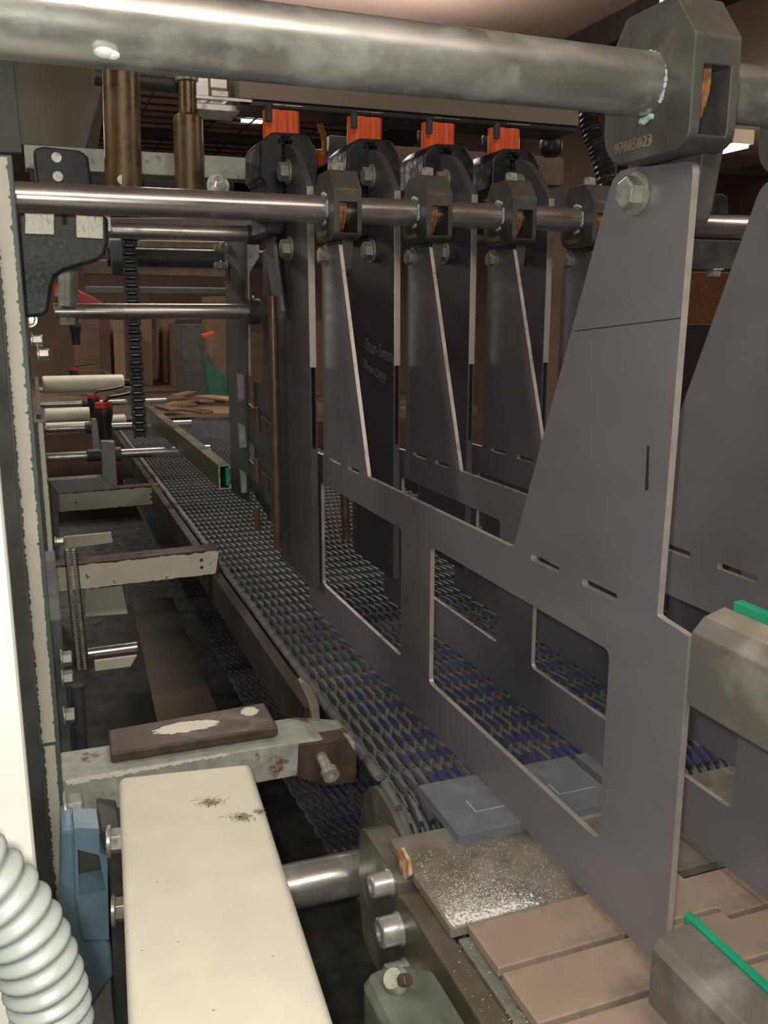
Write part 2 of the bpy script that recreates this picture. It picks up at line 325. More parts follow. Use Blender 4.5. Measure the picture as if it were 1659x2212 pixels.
def make_clamp(t, cy, by, x0, x1):
    prof = roundpoly([(-.038,-.031),(-.038,.018),(-.021,.040),(.021,.040),(.038,.018),(.038,-.024),(.026,-.036),(-.028,-.036)], [.009,.002,.002,.002,.002,.008,.008,.009], 4)
    A = MB().prism([Vector((x0, cy+a, RZ+b)) for a, b in prof], (x1-x0, 0, 0))
    B = MB().box(x0+.0065, x1-.0055, cy-.05, cy+.024, RZ-.029, RZ+.004)
    me = boolean(A, B, 'clamp_body', BASE[t.name])
    c = part(None, 'clamp', cast_m, t, .0016, 3, me=me)
    tg = MB().prism([Vector((DX+.0024, cy+a, RZ+b)) for a, b in roundpoly([(-.026,-.03),(by-cy+.018,-.03),(by-cy+.016,-.072),(by-cy-.004,-.082),(-.018,-.072)], [0,.0,.010,.012,.010])], (.0135,0,0))
    part(tg, 'tongue', cast_m, c, .001)
    b = MB().cyl(((x0+x1)/2, cy, RZ+.040), ((x0+x1)/2, cy, RZ+.0415), .0095); b.hexa(((x0+x1)/2, cy, RZ+.0415), (0,0,1), .0078, .0095, washer=False); b.sphere(((x0+x1)/2, cy, RZ+.051), .004, 12, 0, .3)
    part(b, 'top_bolt', bolt_m, c, .0003)
    bs = MB().lathe((x0+.0072, cy, RZ), (1,0,0), [(0,.0300),(.0065,.0300),(.0070,.0315),(.0095,.0315),(.0097,.0290)], 32); part(bs, 'bush', rust, c)
    # broken ring of dried grease where the rod enters
    g = MB()
    for a0, a1 in ((-.6, .5), (.9, 1.9), (2.5, 3.2), (-1.7, -1.1)):
        n = 14
        for k in range(n):
            a = a0+(a1-a0)*k/n; r = .0160+random.uniform(0, .0012); g.sphere((x0-.0006, cy-math.cos(a)*r, RZ+math.sin(a)*r), random.uniform(.0010, .0019), 8)
    part(g, 'grease', grease_m, c, label='pale dried grease around the rod')
    text('97085023', 'casting_mark', mat('worn_cast_letters', (.36,.33,.20), .35, .5), c, (x0, cy+.026, RZ-.0300), (0,-1,0), (0,0,1), .0085, .0005)
    pb = MB().hexa((DX-.0022, by, RZ-.0505), (-1,0,0), .0095, .0078, rot=.35); part(pb, 'plate_bolt', oldbolt, t, .0003)
    pn = MB().hexa((DX+.0134, by, RZ-.0505), (1,0,0), .0085, .007); part(pn, 'plate_nut', oldbolt, t, .0003)
make_clamp(div, BY+.004, .465, DX-.0175, DX+.0115); make_clamp(div, MY, 1.075, DX-.0115, DX+.0215)
ln = MB().box(DX-.00235, DX-.0022, .425, .535, -.0402, -.0397)   # scribed line on the upright, and a pen mark
scr = MB().prism([at(1242,714,X=DX-.0024), at(1470,686,X=DX-.0024), at(1470,688,X=DX-.0024), at(1242,716,X=DX-.0024)], (.0003,0,0))
scr2 = MB().prism([at(1398,962,X=DX-.0024), at(1402,965,X=DX-.0024), at(1400,1058,X=DX-.0024), at(1393,1060,X=DX-.0024)], (.0003,0,0))
s1 = part(scr, 'marker_line', ink, div, label='thin black marker line across the upright')
yel = MB().prism([at(u,v,X=DX-.0024) for u,v in ((714,664),(708,682),(713,684),(712,690),(710,690),(710,685),(706,683))], (.0002,0,0))
s1b = part(scr2, 'marker_line', ink, div, label='short dark vertical smear')
s2 = part(yel, 'paint_mark', yellow, div, label='small yellow paint mark')
PITCHX = .1125
d2 = dup(div, (PITCHX, 0, 0), 'second divider plate, its near upright cut off by the right edge of the photo', (s1, s1b, s2))
d3 = dup(div, (2*PITCHX, 0, 0), 'third divider plate, clamp just left of the tall bare near upright', (s1, s1b, s2))
d4 = dup(div, (3*PITCHX, 0, 0), 'farthest divider plate, mostly hidden behind the tall bare near upright', (s1, s1b, s2))

# ================================================================== tall hanging bars behind the clamps
def make_bar():
    x0, x1, y0, y1 = .3180, .3268, 1.102, 1.272
    t = thing('hanging_bar', 'leftmost tall flat hanging bar with bright front edge under an oily block', 'hanging bar', (.322, 1.19, -.352), 'tall flat bars hanging from the oily blocks')
    P = roundpoly([(y0,-.352),(y0,.150),(1.150,.196),(1.185,.212),(1.25,.205),(y1,.16),(y1,-.352)], [0,0,.02,.02,.01,.01,0])
    A = MB().prism([Vector((x0, a, b)) for a, b in P], (x1-x0,0,0)); B = MB().box(x0+.0022, x1-.0018, y0-.01, y0+.05, -.168, -.066)
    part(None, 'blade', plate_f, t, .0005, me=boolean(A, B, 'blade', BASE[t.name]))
    e = MB().box(x0+.0002, x1-.0002, y0-.0008, y0, -.0655, .149); part(e, 'lit_edge', edge_m, t, .0002, label='bright strip for the lit front edge')  # brighter strip paints the light on the bar front
    for z in (.176, .082):
        for nm in (1,): part(MB().hexa((x0, 1.182, z), (-1,0,0), .0118, .011, rot=.5), 'side_bolt', oldbolt, t, .0003)
    return t
bar = make_bar()
BXS = [0, .1125, .2190, .3320]
bnames = ['', 'second tall flat hanging bar from the left, chalk writing on its side', 'third tall flat hanging bar from the left, between second and third clamps', 'fourth tall flat hanging bar, closest to the tall bare near upright']
bars = [bar]+[dup(bar, (BXS[k], 0, 0), bnames[k]) for k in (1, 2, 3)]
bx = .3180+BXS[1]-.0004
text('Stor-5mm', 'chalk_writing', chalk, bars[1], at(789, 757, X=bx), (0,-1,-.12), (0,0,1), .026, .0001)
text('35mm DEEP', 'chalk_writing', chalk, bars[1], at(785, 792, X=bx), (0,-1,-.22), (0,0,1), .018, .0001)
# greasy blocks with orange tube tops
def make_block():
    t = thing('clamp_block', 'leftmost black oily clamp block with orange sleeve', 'clamp block', (.325, 1.245, .10), 'black oily blocks with orange sleeves')
    mb = MB().prism([Vector((a, 1.20, b)) for a, b in roundpoly([(.292,.10),(.292,.165),(.285,.17),(.286,.212),(.302,.226),(.348,.227),(.362,.208),(.362,.10)], .005)], (0,.09,0))
    part(None, 'block', black_m, t, .003, 2, me=boolean(mb, MB().box(.3172, .3276, 1.1, 1.4, 0, .215), 'block', BASE[t.name]))
    g = MB()
    for k in range(110):
        z = random.uniform(.102, .225); g.sphere((.318+random.gauss(0, .0035), 1.1985, z), random.uniform(.0012, .0030), 7)
    part(g, 'grease_bead', black_m, t, label='lumpy black grease down the front', kind='stuff')
    og = MB(); og.lathe((.315, 1.245, .224), (0,0,1), [(0,.0135),(.036,.0135)], 24); og.lathe((.338, 1.245, .224), (0,0,1), [(0,.0125),(.036,.0125)], 24); og.box(.315,.338,1.235,1.256,.224,.260)
    part(og, 'sleeve', orange, t, .0)
    part(MB().cyl((.3045, 1.226, .243), (.3045, 1.226, .264), .0048, n=16), 'stop_screw', rubber, t)
    return t
blk = make_block()
for k, (dx, lb) in enumerate(((.1165, 'second black oily clamp block from the left, orange sleeve beside a yellow tube'), (.226, 'third black oily clamp block from the left with orange sleeve'), (.330, 'rightmost black oily clamp block with orange sleeve'))):
    dup(blk, (dx, 0, 0), lb)

# ================================================================== top beam, cylinder, knobs
t = thing('top_beam', 'long bronze grey beam above the orange sleeves', 'beam', (.55, 1.32, .262))
part(MB().box(.283, .815, 1.30, 1.38, .2845, .322), 'beam_body', mat('bronze_grey_beam', (.25,.215,.18), .5, .6, .12, 8), t, .001)
part(MB().box(.284, .813, 1.303, 1.38, .2765, .2843), 'base_plate', rubber, t, .001)
part(MB().box(.225, .30, 1.298, 1.302, .2800, .2835), 'edge_strip', silver, t)
mb = MB()
for q in range(4): mb.box(.33+q*.12, .372+q*.12, 1.3015, 1.304, .2800, .2812)
part(mb, 'slot_highlight', silver, t, label='thin bright nut slots')
for k, x in enumerate((.505, .612, .726, .835)):
    mb = MB().lathe((x, 1.415, .258), (0,0,1), [(0,.010),(.004,.016),(.012,.019),(.024,.019),(.030,.015),(.034,.008)], 20)
    part(mb, 'round_knob', rubber, t, label=('black ball knob just left of the second orange sleeve', 'black ball knob just left of the third orange sleeve', 'black ball knob between third and fourth orange sleeves', 'black ball knob right of the last orange sleeve')[k])
t = thing('air_cylinder', 'silver aluminium air cylinder at the left end of the top beam', 'air cylinder', (.26, 1.36, .27))
mb = MB().box(.236, .262, 1.335, 1.385, .288, .335); part(mb, 'end_cap', silver, t, .004, 3)
mb = MB().prism([Vector((.262, 1.335+a, .288+b)) for a, b in ((0,.004),(.004,0),(.05,0),(.05,.012),(.044,.016),(.044,.03),(.05,.034),(.05,.047),(0,.047),(0,.034),(.006,.03),(.006,.016),(0,.012))], (.024,0,0)); part(mb, 'barrel', silver, t, .0008)
part(MB().box(.24,.30,1.33,1.39,.272,.282), 'foot_rail', silver, t, .0015)
part(MB().box(.248,.256,1.331,1.335,.315,.327), 'port_plug', greenm, t)
rod((.10, 1.36, .309), (.234, 1.36, .307), .0105, 'piston_rod', dkmetal, 'dull rod between the bronze column and the air cylinder')
t.location.x -= .010
# yellow tube
p = [at(688,255,Y=1.42), at(694,280,Y=1.44), at(700,300,Y=1.46)]
t = thing('air_tube', 'short yellow air tube beside the second oily block', 'tube', p[2]+Vector((0,0,-.02)))
part(MB().tube(bez([p[0], p[1], p[2], p[2]+Vector((.006,.02,-.02))]), .0045), 'tube_body', yellow, t)
part(MB().lathe(p[0], (p[0]-p[1]), [(-.004,.0075),(.010,.0075),(.011,.009),(.022,.009)], 16), 'fitting', rubber, t)
p = [at(655,300,Y=1.40), at(668,322,Y=1.40)]
solo(MB().tube([p[0], p[0].lerp(p[1], .5), p[1]], .0045), 'air_tube', yellow, 'yellow tube stub just right of the leftmost oily block', 'tube')
mb = MB().prism([at(u,v,Y=1.5) for u,v in ((670,322),(705,322),(705,356),(690,358),(672,350))], (0,.03,0)); solo(mb, 'red_bracket', orange, 'small orange red block between the first two oily blocks', 'bracket', bevel=.002)
mb = MB().prism([at(u,v,Y=1.47) for u,v in ((712,292),(760,296),(760,330),(708,350))], (0,.04,0)); solo(mb, 'shim_block', railm, 'grey brown block left of the second orange sleeve', 'block', bevel=.001)
# brown rear cross bar behind the sleeves
solo(MB().box(.50, .95, 1.56, 1.60, .235, .285), 'rear_bar', mat('brown_bar_paint', (.17,.12,.095), .6, .2), 'brown cross bar behind the oily blocks and knobs', 'bar', bevel=.001)
solo(MB().box(.30, .88, 1.44, 1.47, .165, .205), 'rear_bar', dkmetal, 'dark cross bar behind the oily blocks, low', 'bar', bevel=.001)

# ================================================================== left end: bronze columns, galvanised bar, iron blocks
t = thing('bronze_column', 'thick oily bronze column rising behind the near rod', 'column', (.109, 1.17, .09))
part(MB().lathe((.1115, 1.17, .120), (.035,0,1), [(0,.0205),(.0006,.0215),(.23,.0205)], 40), 'column_body', brass, t)
p = at(264, 388, Y=1.149); part(MB().cyl(p+Vector((0,.006,0)), p, .0055, n=20), 'grub_screw', bolt_m, t, label='small pale screw near the base')
t = thing('bronze_column', 'slimmer stepped bronze column under the air cylinder end', 'column', (.22, 1.34, .09))
part(MB().lathe((.218, 1.34, .16), (.02,0,1), [(0,.0205),(.103,.0205),(.108,.0125),(.150,.0122)], 36), 'column_body', brass, t)
part(MB().lathe((.2205, 1.34, .307), (0,0,1), [(0,.011),(.002,.0155),(.014,.0165),(.018,.012),(.020,.008),(.030,.008)], 24), 'cap', bolt_m, t)
solo(MB().box(.006, .325, 1.39, 1.43, .193, .2235), 'galvanised_bar', galv, 'speckled galvanised flat bar between the bronze columns', 'bar', bevel=.001)
solo(MB().box(.012, .38, 1.44, 1.47, .170, .196), 'lower_bar', dkmetal, 'dark bar just under the galvanised flat bar', 'bar', bevel=.001)
t = thing('iron_block', 'black iron block with two round plugs at the left end of the galvanised bar', 'block', (.055, 1.3, .13))
part(MB().prism([Vector((a, 1.30, b)) for a, b in roundpoly([(.020,.11),(.016,.204),(.028,.208),(.074,.206),(.083,.200),(.087,.11)], .005)], (0,.08,0)), 'block', mat('black_cast_iron', (.032,.036,.036), .42, .3, .3, 150, .5, 500), t, .003, 3)
for u, v in ((122, 340), (125, 381)):
    p = at(u, v, Y=1.2995); part(MB().cyl(p+Vector((0,.004,0)), p-Vector((0,.0006,0)), .0062, n=24), 'plug', bolt_m, t)
t = thing('pivot_nut', 'washer and nut peeking over the long rod, left of the oily blocks', 'nut', at(470, 402, Y=1.385))
p = at(470, 402, Y=1.385); part(MB().cyl(p, p-Vector((0,.004,0)), .0165, n=32), 'washer', bolt_m, t, .0005)
p = at(474, 404, Y=1.381); part(MB().hexa(p, (0,-1,0), .0095, .010, washer=False), 'hex_nut', bolt_m, t, .0003); part(MB().cyl(p, p-Vector((0,.014,0)), .005, n=16), 'stud', oldbolt, t)
# cast bracket
brk = mat('glossy_black_casting', (.035,.040,.040), .38, .25, .3, 180, 1.0, 420, (.10,.105,.10), .60, 420, mcon=.08)
t = thing('cast_bracket', 'black rough cast bracket bolted to the left frame under the long rod', 'bracket', at(75, 686, Y=1.2))
pts = [(35,440),(52,440),(52,462),(225,466),(234,470),(234,520),(228,548),(214,562),(180,572),(140,584),(120,598),(112,620),(108,650),(104,672),(92,683),(52,686)]
part(MB().prism([at(u,v,Y=1.2) for u,v in pts], (0,.075,0)), 'bracket_body', brk, t, .004, 3)
for q in (((53,460),(118,462),(118,508),(53,506)), ((163,464),(224,468),(224,517),(164,514))):
    part(MB().prism([at(u,v,Y=1.197) for u,v in q], (0,.012,0)), 'machined_pad', mat('filed_bright_steel', (.60,.60,.52), .35, .7, .25, 150, .6, 600, None, None, 30, (3,1,1)), t, .001)
p = at(140, 486, Y=1.205); part(MB().lathe(p, (0,0,1), [(0,.0062)]+[(.0018*k+.0009*j, .0062-.0012*j) for k in range(14) for j in (0,1)], 16), 'threaded_stud', dkmetal, t)
p = at(232, 482, Y=1.21); part(MB().box(p.x-.004, p.x+.004, p.y-.004, p.y+.004, p.z-.010, p.z+.012), 'end_pad', bolt_m, t, .0006)
# side rods with collars
def collared(p0, p1, r, label, collar, m=rodm):
    t = thing('guide_rod', label, 'rod', p0); part(MB().lathe(p0, Vector(p1)-Vector(p0), [(0,r-.001),(.001,r),((Vector(p1)-Vector(p0)).length,r)], 32), 'rod_body', m, t)
    for x, L_, rc in collar: part(MB().lathe((x, p0[1], p0[2]), (1,0,0), [(0,rc-.001),(.001,rc),(L_-.001,rc),(L_,rc-.001)], 32), 'collar', dkmetal, t)
    return t
collared((.105, 1.35, .1120), (.318, 1.35, .1120), .0105, 'thinner guide rod just below the long clamp rod', [(.298,.022,.0135)])
t = collared((.030, 1.45, .0035), (.335, 1.45, .0035), .0118, 'guide rod at mid height with a stop collar, above the hidden conveyor', [(.318,.020,.020)])
p = (.328, 1.45, .024); part(MB().cyl(p, (p[0], p[1], p[2]+.004), .003, n=12), 'set_screw', bolt_m, t)
# drive shaft with sprocket and vertical chain
t = thing('sprocket_shaft', 'dark drive shaft with hub and chain sprocket behind the iron bracket', 'shaft', (.24, 1.72, .08))
part(MB().cyl((.13, 1.72, .098), (.43, 1.72, .098), .0165, n=32), 'shaft_body', dkmetal, t)
part(MB().lathe((.135, 1.72, .098), (1,0,0), [(0,.030),(.001,.032),(.028,.032)], 36), 'hub', greenm, t)
mb = MB()
for k in range(20):
    a = 2*PI*k/20; mb.box(.1585,.1675,-.004,.004,-.004,.006); 
    for q in range(8):
        v_ = mb.v[-8+q]; y, z = v_.y, v_.z+.045; mb.v[-8+q] = Vector((v_.x, 1.72+y*math.cos(a)-z*math.sin(a), .098+y*math.sin(a)+z*math.cos(a)))
mb.cyl((.1585,1.72,.098),(.1675,1.72,.098),.042,n=40); part(mb, 'sprocket', dkmetal, t)
def chain(x, y, z0, z1, pitch, w, label):
    mb = MB(); n = int(abs(z1-z0)/pitch)
    for k in range(n):
        z = z0+(z1-z0)*k/n
        mb.cyl((x-w*.25, y-pitch*.36, z), (x+w*.25, y-pitch*.36, z), pitch*.07, n=8, mi=1)
        mb.cyl((x-w*.4, y, z), (x+w*.4, y, z), pitch*.34, n=12)
        o_ = w*.46 if k % 2 else w*.38
        for sg in (-1, 1): mb.prism([Vector((x+sg*o_-w*.05, y+a_, z+b_)) for a_, b_ in ((-.30*pitch,.2*pitch),(.30*pitch,.2*pitch),(.34*pitch,-.2*pitch),(.30*pitch,-1.2*pitch),(-.30*pitch,-1.2*pitch),(-.34*pitch,-.8*pitch))], (w*.1,0,0))
        mb.box(x-w*.33, x+w*.33, y-.001, y+.001, z-pitch, z)
    return solo(mb, 'roller_chain', [rubber, bolt_m], label, 'chain')
chain(.163, 1.66, .140, -.215, .0127, .024, 'vertical roller chain hanging from the sprocket, bright pins showing')

# grey cylinder with hex nut and red handle under the bracket
t = thing('clamp_spigot', 'grey cylinder with hex nut clamped across the mid height rod, left', 'spigot', at(148, 705, Y=1.42))
p = at(147, 662, Y=1.43); q = at(147, 585, Y=1.43); part(MB().cyl(p, q, .0135, n=28), 'spigot_body', galv, t)
p = at(150, 702, Y=1.44); part(MB().hexa(p, (0,0,1), .0135, .011, washer=False), 'hex_nut', oldbolt, t, .0005)
mb = MB().prism([at(u,v,Y=1.55) for u,v in ((116,612),(128,612),(150,618),(166,625),(180,632),(222,652),(222,657),(166,655),(140,646),(117,640))], (0,.02,0))
solo(mb, 'red_lever', red, 'red plastic lever behind the grey cylinder', 'lever', bevel=.001)

# ================================================================== rear ladder plates between bars and C rail
t = thing('rear_guide_plate', 'dark rear guide plate with pale slot pads, left of the tall bars', 'guide plate', (.33, 1.56, -.33))
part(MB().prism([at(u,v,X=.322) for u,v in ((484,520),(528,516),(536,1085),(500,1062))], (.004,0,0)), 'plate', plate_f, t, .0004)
part(MB().prism([at(u,v,Y=1.50) for u,v in ((526,518),(538,522),(542,812),(530,812))], (0,.004,0)), 'front_edge', galv, t, label='pale scuffed front edge')
for q in (((513,806),(526,812),(529,862),(516,868)), ((516,914),(529,920),(533,966),(519,968)), ((519,1014),(532,1022),(534,1064),(522,1066))):
    part(MB().prism([at(u,v,Y=1.49) for u,v in q], (0,.008,0)), 'slot_pad', galv, t, .0005)
for k, (u, v) in enumerate(((478,536),(490,538),(478,574),(491,574))):
    p = at(u, v, Y=1.60); part(MB().hexa(p, (-1,0,0), .0065, .010), 'plate_bolt', oldbolt, t, .0003)
part(MB().prism([at(u,v,Y=1.54) for u,v in ((531,520),(560,522),(560,556),(538,590),(533,588))], (0,.005,0)), 'gusset', galv, t, .0005)
t = thing('finger_plate', 'dark lower plate with bronze finger tips between the rear guide plate and round bar', 'plate', (.33, 1.4, -.33))
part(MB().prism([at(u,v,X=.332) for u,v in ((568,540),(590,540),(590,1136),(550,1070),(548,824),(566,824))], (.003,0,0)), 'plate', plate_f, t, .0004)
for v0, v1 in ((880,932),(992,1042),(1098,1146)):
    p = at(554, v0, Y=1.36); q = at(558, v1, Y=1.36); part(MB().cyl(p, q, .0048, n=14), 'finger_tip', copper, t)
for v0, v1 in ((880,960),(1000,1060)):
    part(MB().prism([at(u,v,X=.324) for u,v in ((515,v0-30),(552,v0+8),(590,v0+40),(590,v1+40),(552,v1+8),(515,v1-30))], (.003,0,0)), 'cross_strap', dkmetal, t, .0004)
t = thing('round_bar', 'slim round brown bar with bent strap, left of the first tall hanging bar', 'bar', (.305, 1.22, -.335))
part(MB().cyl(at(600,1184,Y=1.22), at(588,640,Y=1.22), .0062, n=20), 'bar_body', copper, t)
part(MB().prism([at(u,v,X=.306) for u,v in ((573,503),(588,503),(592,540),(608,672),(606,690),(596,690),(588,640),(574,560))], (.005,0,0)), 'bent_strap', plate_m, t, .0006)
p = at(748,1165,Y=1.24); solo(MB().cyl(p, at(742,1020,Y=1.24), .0062, n=20), 'round_bar', copper, 'slim brown bar end seen through the first window of the front divider', 'bar')

# ================================================================== left frame, near posts
t = fr_t = thing('side_frame', 'long chipped cream frame edge down the left side', 'machine frame', (-.02, .95, -.62))
part(MB().box(-.030, -.0065, .905, .960, -.66, .136), 'frame_plate', greenm, t, .001)
L1 = [(-.0225,.904,z) for z in (0,)]
def chipstrip(x0, x1, y, z0, z1, n=260, amp=.0019):
    n = int(abs(z1-z0)*480)
    a = [Vector((x1+random.uniform(-1,.3)*amp*(1.8 if random.random()<.12 else .45), y, z1+(z0-z1)*i/n)) for i in range(n+1)]
    b = [Vector((x0+random.uniform(-.5,1)*amp*.8, y, z0+(z1-z0)*i/n)) for i in range(n+1)]
    return MB().prism(a+b, (0, .0008, 0))
part(chipstrip(-.0235, -.0105, .9042, -.420, .134), 'paint_layer', cream, t, label='flaking cream paint')
part(chipstrip(-.0225, -.0115, .9042, -.64, -.424, 40), 'paint_layer', cream, t, label='flaking cream paint below the seam')
t = thing('inner_strip', 'narrow inner cream strip beside the low guide rods', 'frame strip', (.0, 1.3, -.45))
part(MB().box(-.010, .0035, 1.42, 1.46, -.44, -.155), 'strip', greenm, t, .001)
part(chipstrip(-.005, .0020, 1.4192, -.44, -.156, 40, .001), 'paint_layer', cream, t)
part(MB().box(-.010, .004, 1.02, 1.34, -.62, -.33), 'inner_panel', greenm, fr_t, .001)
part(MB().box(-.006,.001,1.48,2.4,-.76,-.15), 'inner_web', dkmetal, fr_t)
for k,(v,yy) in enumerate(((1170,1.30),(1466,1.0),(1548,.98),(1424,1.0))):
    p = at(118+ (v-1170)*.05, v, Y=yy); solo(MB().hexa(p, (1,0,0), .0085 if k else .005, .010), 'frame_bolt', oldbolt if k else bolt_m, ('small bright bolt on the left frame above the middle cross member','bright hex bolt on the left frame below the middle cross member','lowest dull bolt on the left frame above the scabby crossbar','dull bolt on the left frame, upper of the lower three')[k], 'bolt', None, .0004)
for k,(u,v) in enumerate(((63,690),(66,736),(80,766))):
    p = at(u, v, Y=1.25); solo(MB().hexa(p, (1,0,0) if k!=0 else (0,-1,0), .0080, .012), 'frame_bolt', bolt_m, ('bright bolt head right below the iron bracket','small bolt pair below the bracket on the frame','bright hex bolt on the round flange below the bracket')[k], 'bolt', None, .0004)
p = at(58, 762, Y=1.22); solo(MB().cyl(p-Vector((.004,0,0)), p+Vector((.003,0,0)), .036, n=36), 'flange_disc', rodm, 'shiny round flange on the left frame below the bracket', 'flange', bevel=.001)
solo(MB().box(-.09, -.0170, .385, .400, -1.35, .035), 'white_post', white_m, 'overexposed white post at the far left edge of the photo', 'post', bevel=.003)
solo(MB().box(-.045, -.0245, .84, .90, -1.35, .10), 'grey_post', greenm, 'blurred grey green post behind the white post', 'post', bevel=.002)
solo(MB().box(-.30, -.14, 1.2, 1.24, -1.35, .5), 'outer_panel', mat('dull_brown_panel', (.14,.115,.09), .6), 'dull brown panel outside the left frame', 'panel', bevel=.002)

# cross members
def cross(y, x0, x1, z0, z1, dz, label):
    t = thing('cross_member', label, 'cross member', ((x0+x1)/2, y, z0), 'cream cross members of the conveyor frame')
    part(MB().prism([Vector((x0,y,z0)), Vector((x1,y,z0+dz)), Vector((x1,y,z1+dz)), Vector((x0,y,z1))], (0,.035,0)), 'steel_bar', brownpl, t, .001)
    A = jag((x0,y-.0007,z0+.001), (x1,y-.0007,z0+dz+.002), (0,0,.0009), 40)+jag((x1,y-.0007,z1+dz-.004), (x0,y-.0007,z1-.004), (0,0,.0016), 40)
    part(MB().prism(A, (0,.0006,0)), 'paint_layer', creamchip, t, label='flaking cream paint')
    mb = MB()
    for dd in (.010, .022): mb.cyl((x1-.028, y-.0008, z0+dz+dd+.004), (x1-.028, y-.0012, z0+dz+dd+.004), .0027, n=14)
    part(mb, 'bolt_hole', darkb, t)
cross(1.39, -.004, .247, -.408, -.366, .004, 'chipped cream cross member at mid height with two dark holes')
cross(2.2, .010, .262, -.452, -.404, .002, 'farther cream cross member under the grey angle bracket')
# flat pale labels / pads low down
for k, (q, yy, lb) in enumerate(((((138,1160),(240,1150),(244,1172),(138,1186)),1.8,'pale plate deep inside, between the two cream cross members'), (((184,1262),(262,1256),(276,1326),(184,1332)),1.5,'pale plate with ragged lower edge below the middle cross member'), (((204,1428),(296,1416),(282,1440),(206,1450)),1.4,'pale plate low down left of the brown sheet'))):
    solo(MB().prism([at(u,v,Y=yy) for u,v in q], (0,.006,0)), 'pale_plate', cream, lb, 'plate', bevel=.0005)
p0, p1 = at(190,1412,Y=1.42), at(296,1398,Y=1.42); solo(MB().cyl(p0, p1, .009, n=24), 'low_rod', rodm, 'dim short rod low down beside the brown sheet', 'rod')
for k, (u0, w_) in enumerate(((154, .0060), (176, .0085))):
    a, b = at(u0, 1640, Y=1.15), at(u0-10, 1480, Y=1.15); solo(MB().cyl(a, b, w_, n=20), 'upright_tube', mat('violet_grey_tube', (.13,.125,.16), .4, .3), ('thin violet grey tube low on the left','thicker violet grey tube low on the left')[k], 'tube')
def chain2(u0,v0,u1,v1,Y,label):
    a, b = at(u0,v0,Y=Y), at(u1,v1,Y=Y); mb = MB(); n = 46
    for k in range(n):
        p = a.lerp(b, k/n)
        for dx in (-.0045, .0045): mb.sphere(p+Vector((dx,0,0)), .0030, 8, 1)
        mb.box(p.x-.009,p.x-.0078,p.y-.004,p.y+.004,p.z-.0035,p.z+.0035); mb.box(p.x+.0078,p.x+.009,p.y-.004,p.y+.004,p.z-.0035,p.z+.0035)
    solo(mb, 'roller_chain', [dkmetal, bolt_m], label, 'chain')
chain2(152,1190,178,1450,1.35,'glinting double roller chain running down inside the left frame')
# brown sheet and dark tray under the belt
t = MB().prism([at(u,v,Z=-.60) for u,v in ((282,1290),(372,1290),(480,1560),(340,1560))], (0,0,-.004)); solo(t, 'brown_sheet', mat('oily_brown_sheet', (.075,.06,.042), .6, .2, .2, 14), 'oily brown sheet low under the conveyor, left of the return belt', 'sheet')
solo(MB().box(-.02, .80, .3, 3.6, -.80, -.78), 'drip_tray', dkmetal, 'dark drip tray below the return belt', 'tray')

# grey angle bracket with sensors
t = thing('angle_bracket', 'grey mitred angle bracket rising to a sensor at the left', 'bracket', at(180,1065,Y=1.8))
gb = mat('grey_bracket_paint', (.28,.29,.27), .45, .5, .08, 12)
part(MB().prism([at(u,v,Y=1.8) for u,v in ((102,1038),(221,1030),(254,1056),(126,1066))], (0,.03,0)), 'horizontal_arm', gb, t, .0008)
part(MB().prism([at(u,v,Y=1.8) for u,v in ((220,955),(248,955),(254,1056),(221,1030))], (0,.03,0)), 'upright_arm', gb, t, .0008)
part(MB().prism([at(u,v,Y=1.8) for u,v in ((102,1038),(126,1066),(130,1240),(106,1240))], (0,.03,0)), 'lower_arm', greenm, t, .0008)
def sensor(u, v, Y, label, s=1.0):
    p = at(u, v, Y=Y); t = thing('sensor', label, 'sensor', p)
    part(MB().lathe(p, (0,0,1), [(0,.012*s),(.03*s,.013*s),(.045*s,.0165*s),(.062*s,.0165*s),(.066*s,.014*s)], 20), 'sensor_body', rubber, t)
    part(MB().lathe(p+Vector((-.001,-.003,.060*s)), (0,0,1), [(0,.0150*s),(.010*s,.0150*s)], 20), 'red_cap', red, t)
    part(MB().tube(bez([p+Vector((.0,0,.068*s)), p+Vector((.012,0,.078*s)), p+Vector((.035,.02,.080*s)), p+Vector((.07,.05,.084*s))]), .0035*s), 'cable', rubber, t)
sensor(228, 948, 1.80, 'black sensor with red cap on the grey angle bracket')
sensor(205, 905, 2.15, 'farther black sensor behind the grey bracket', .8)
sensor(165, 745, 2.6, 'dark gripper with red tip below the hex nut, far left', .9)
sensor(162, 835, 2.9, 'small dark gripper with red tip above the cream roller', .8)
solo(MB().prism([at(u,v,Y=2.1) for u,v in ((198,905),(212,905),(218,985),(200,985))], (0,.02,0)), 'sensor_post', gb, 'second grey sensor post, behind the first', 'bracket', bevel=.0008)
collared((-.002, 2.0, -.293), (.345, 2.0, -.293), .0100, 'nearer low guide rod running to the green lined rail', [(.085,.028,.013),(.135,.020,.0155)])
collared((-.002, 2.35, -.275), (.36, 2.35, -.275), .0095, 'second low guide rod behind the sensors', [(.10,.02,.014)])
collared((-.002, 2.9, -.265), (.37, 2.9, -.265), .0095, 'third low guide rod, farthest of the low rods', [(.12,.02,.014)])
collared((.0, 2.7, -.205), (.27, 2.7, -.205), .0070, 'thin rod under the cream roller', [])
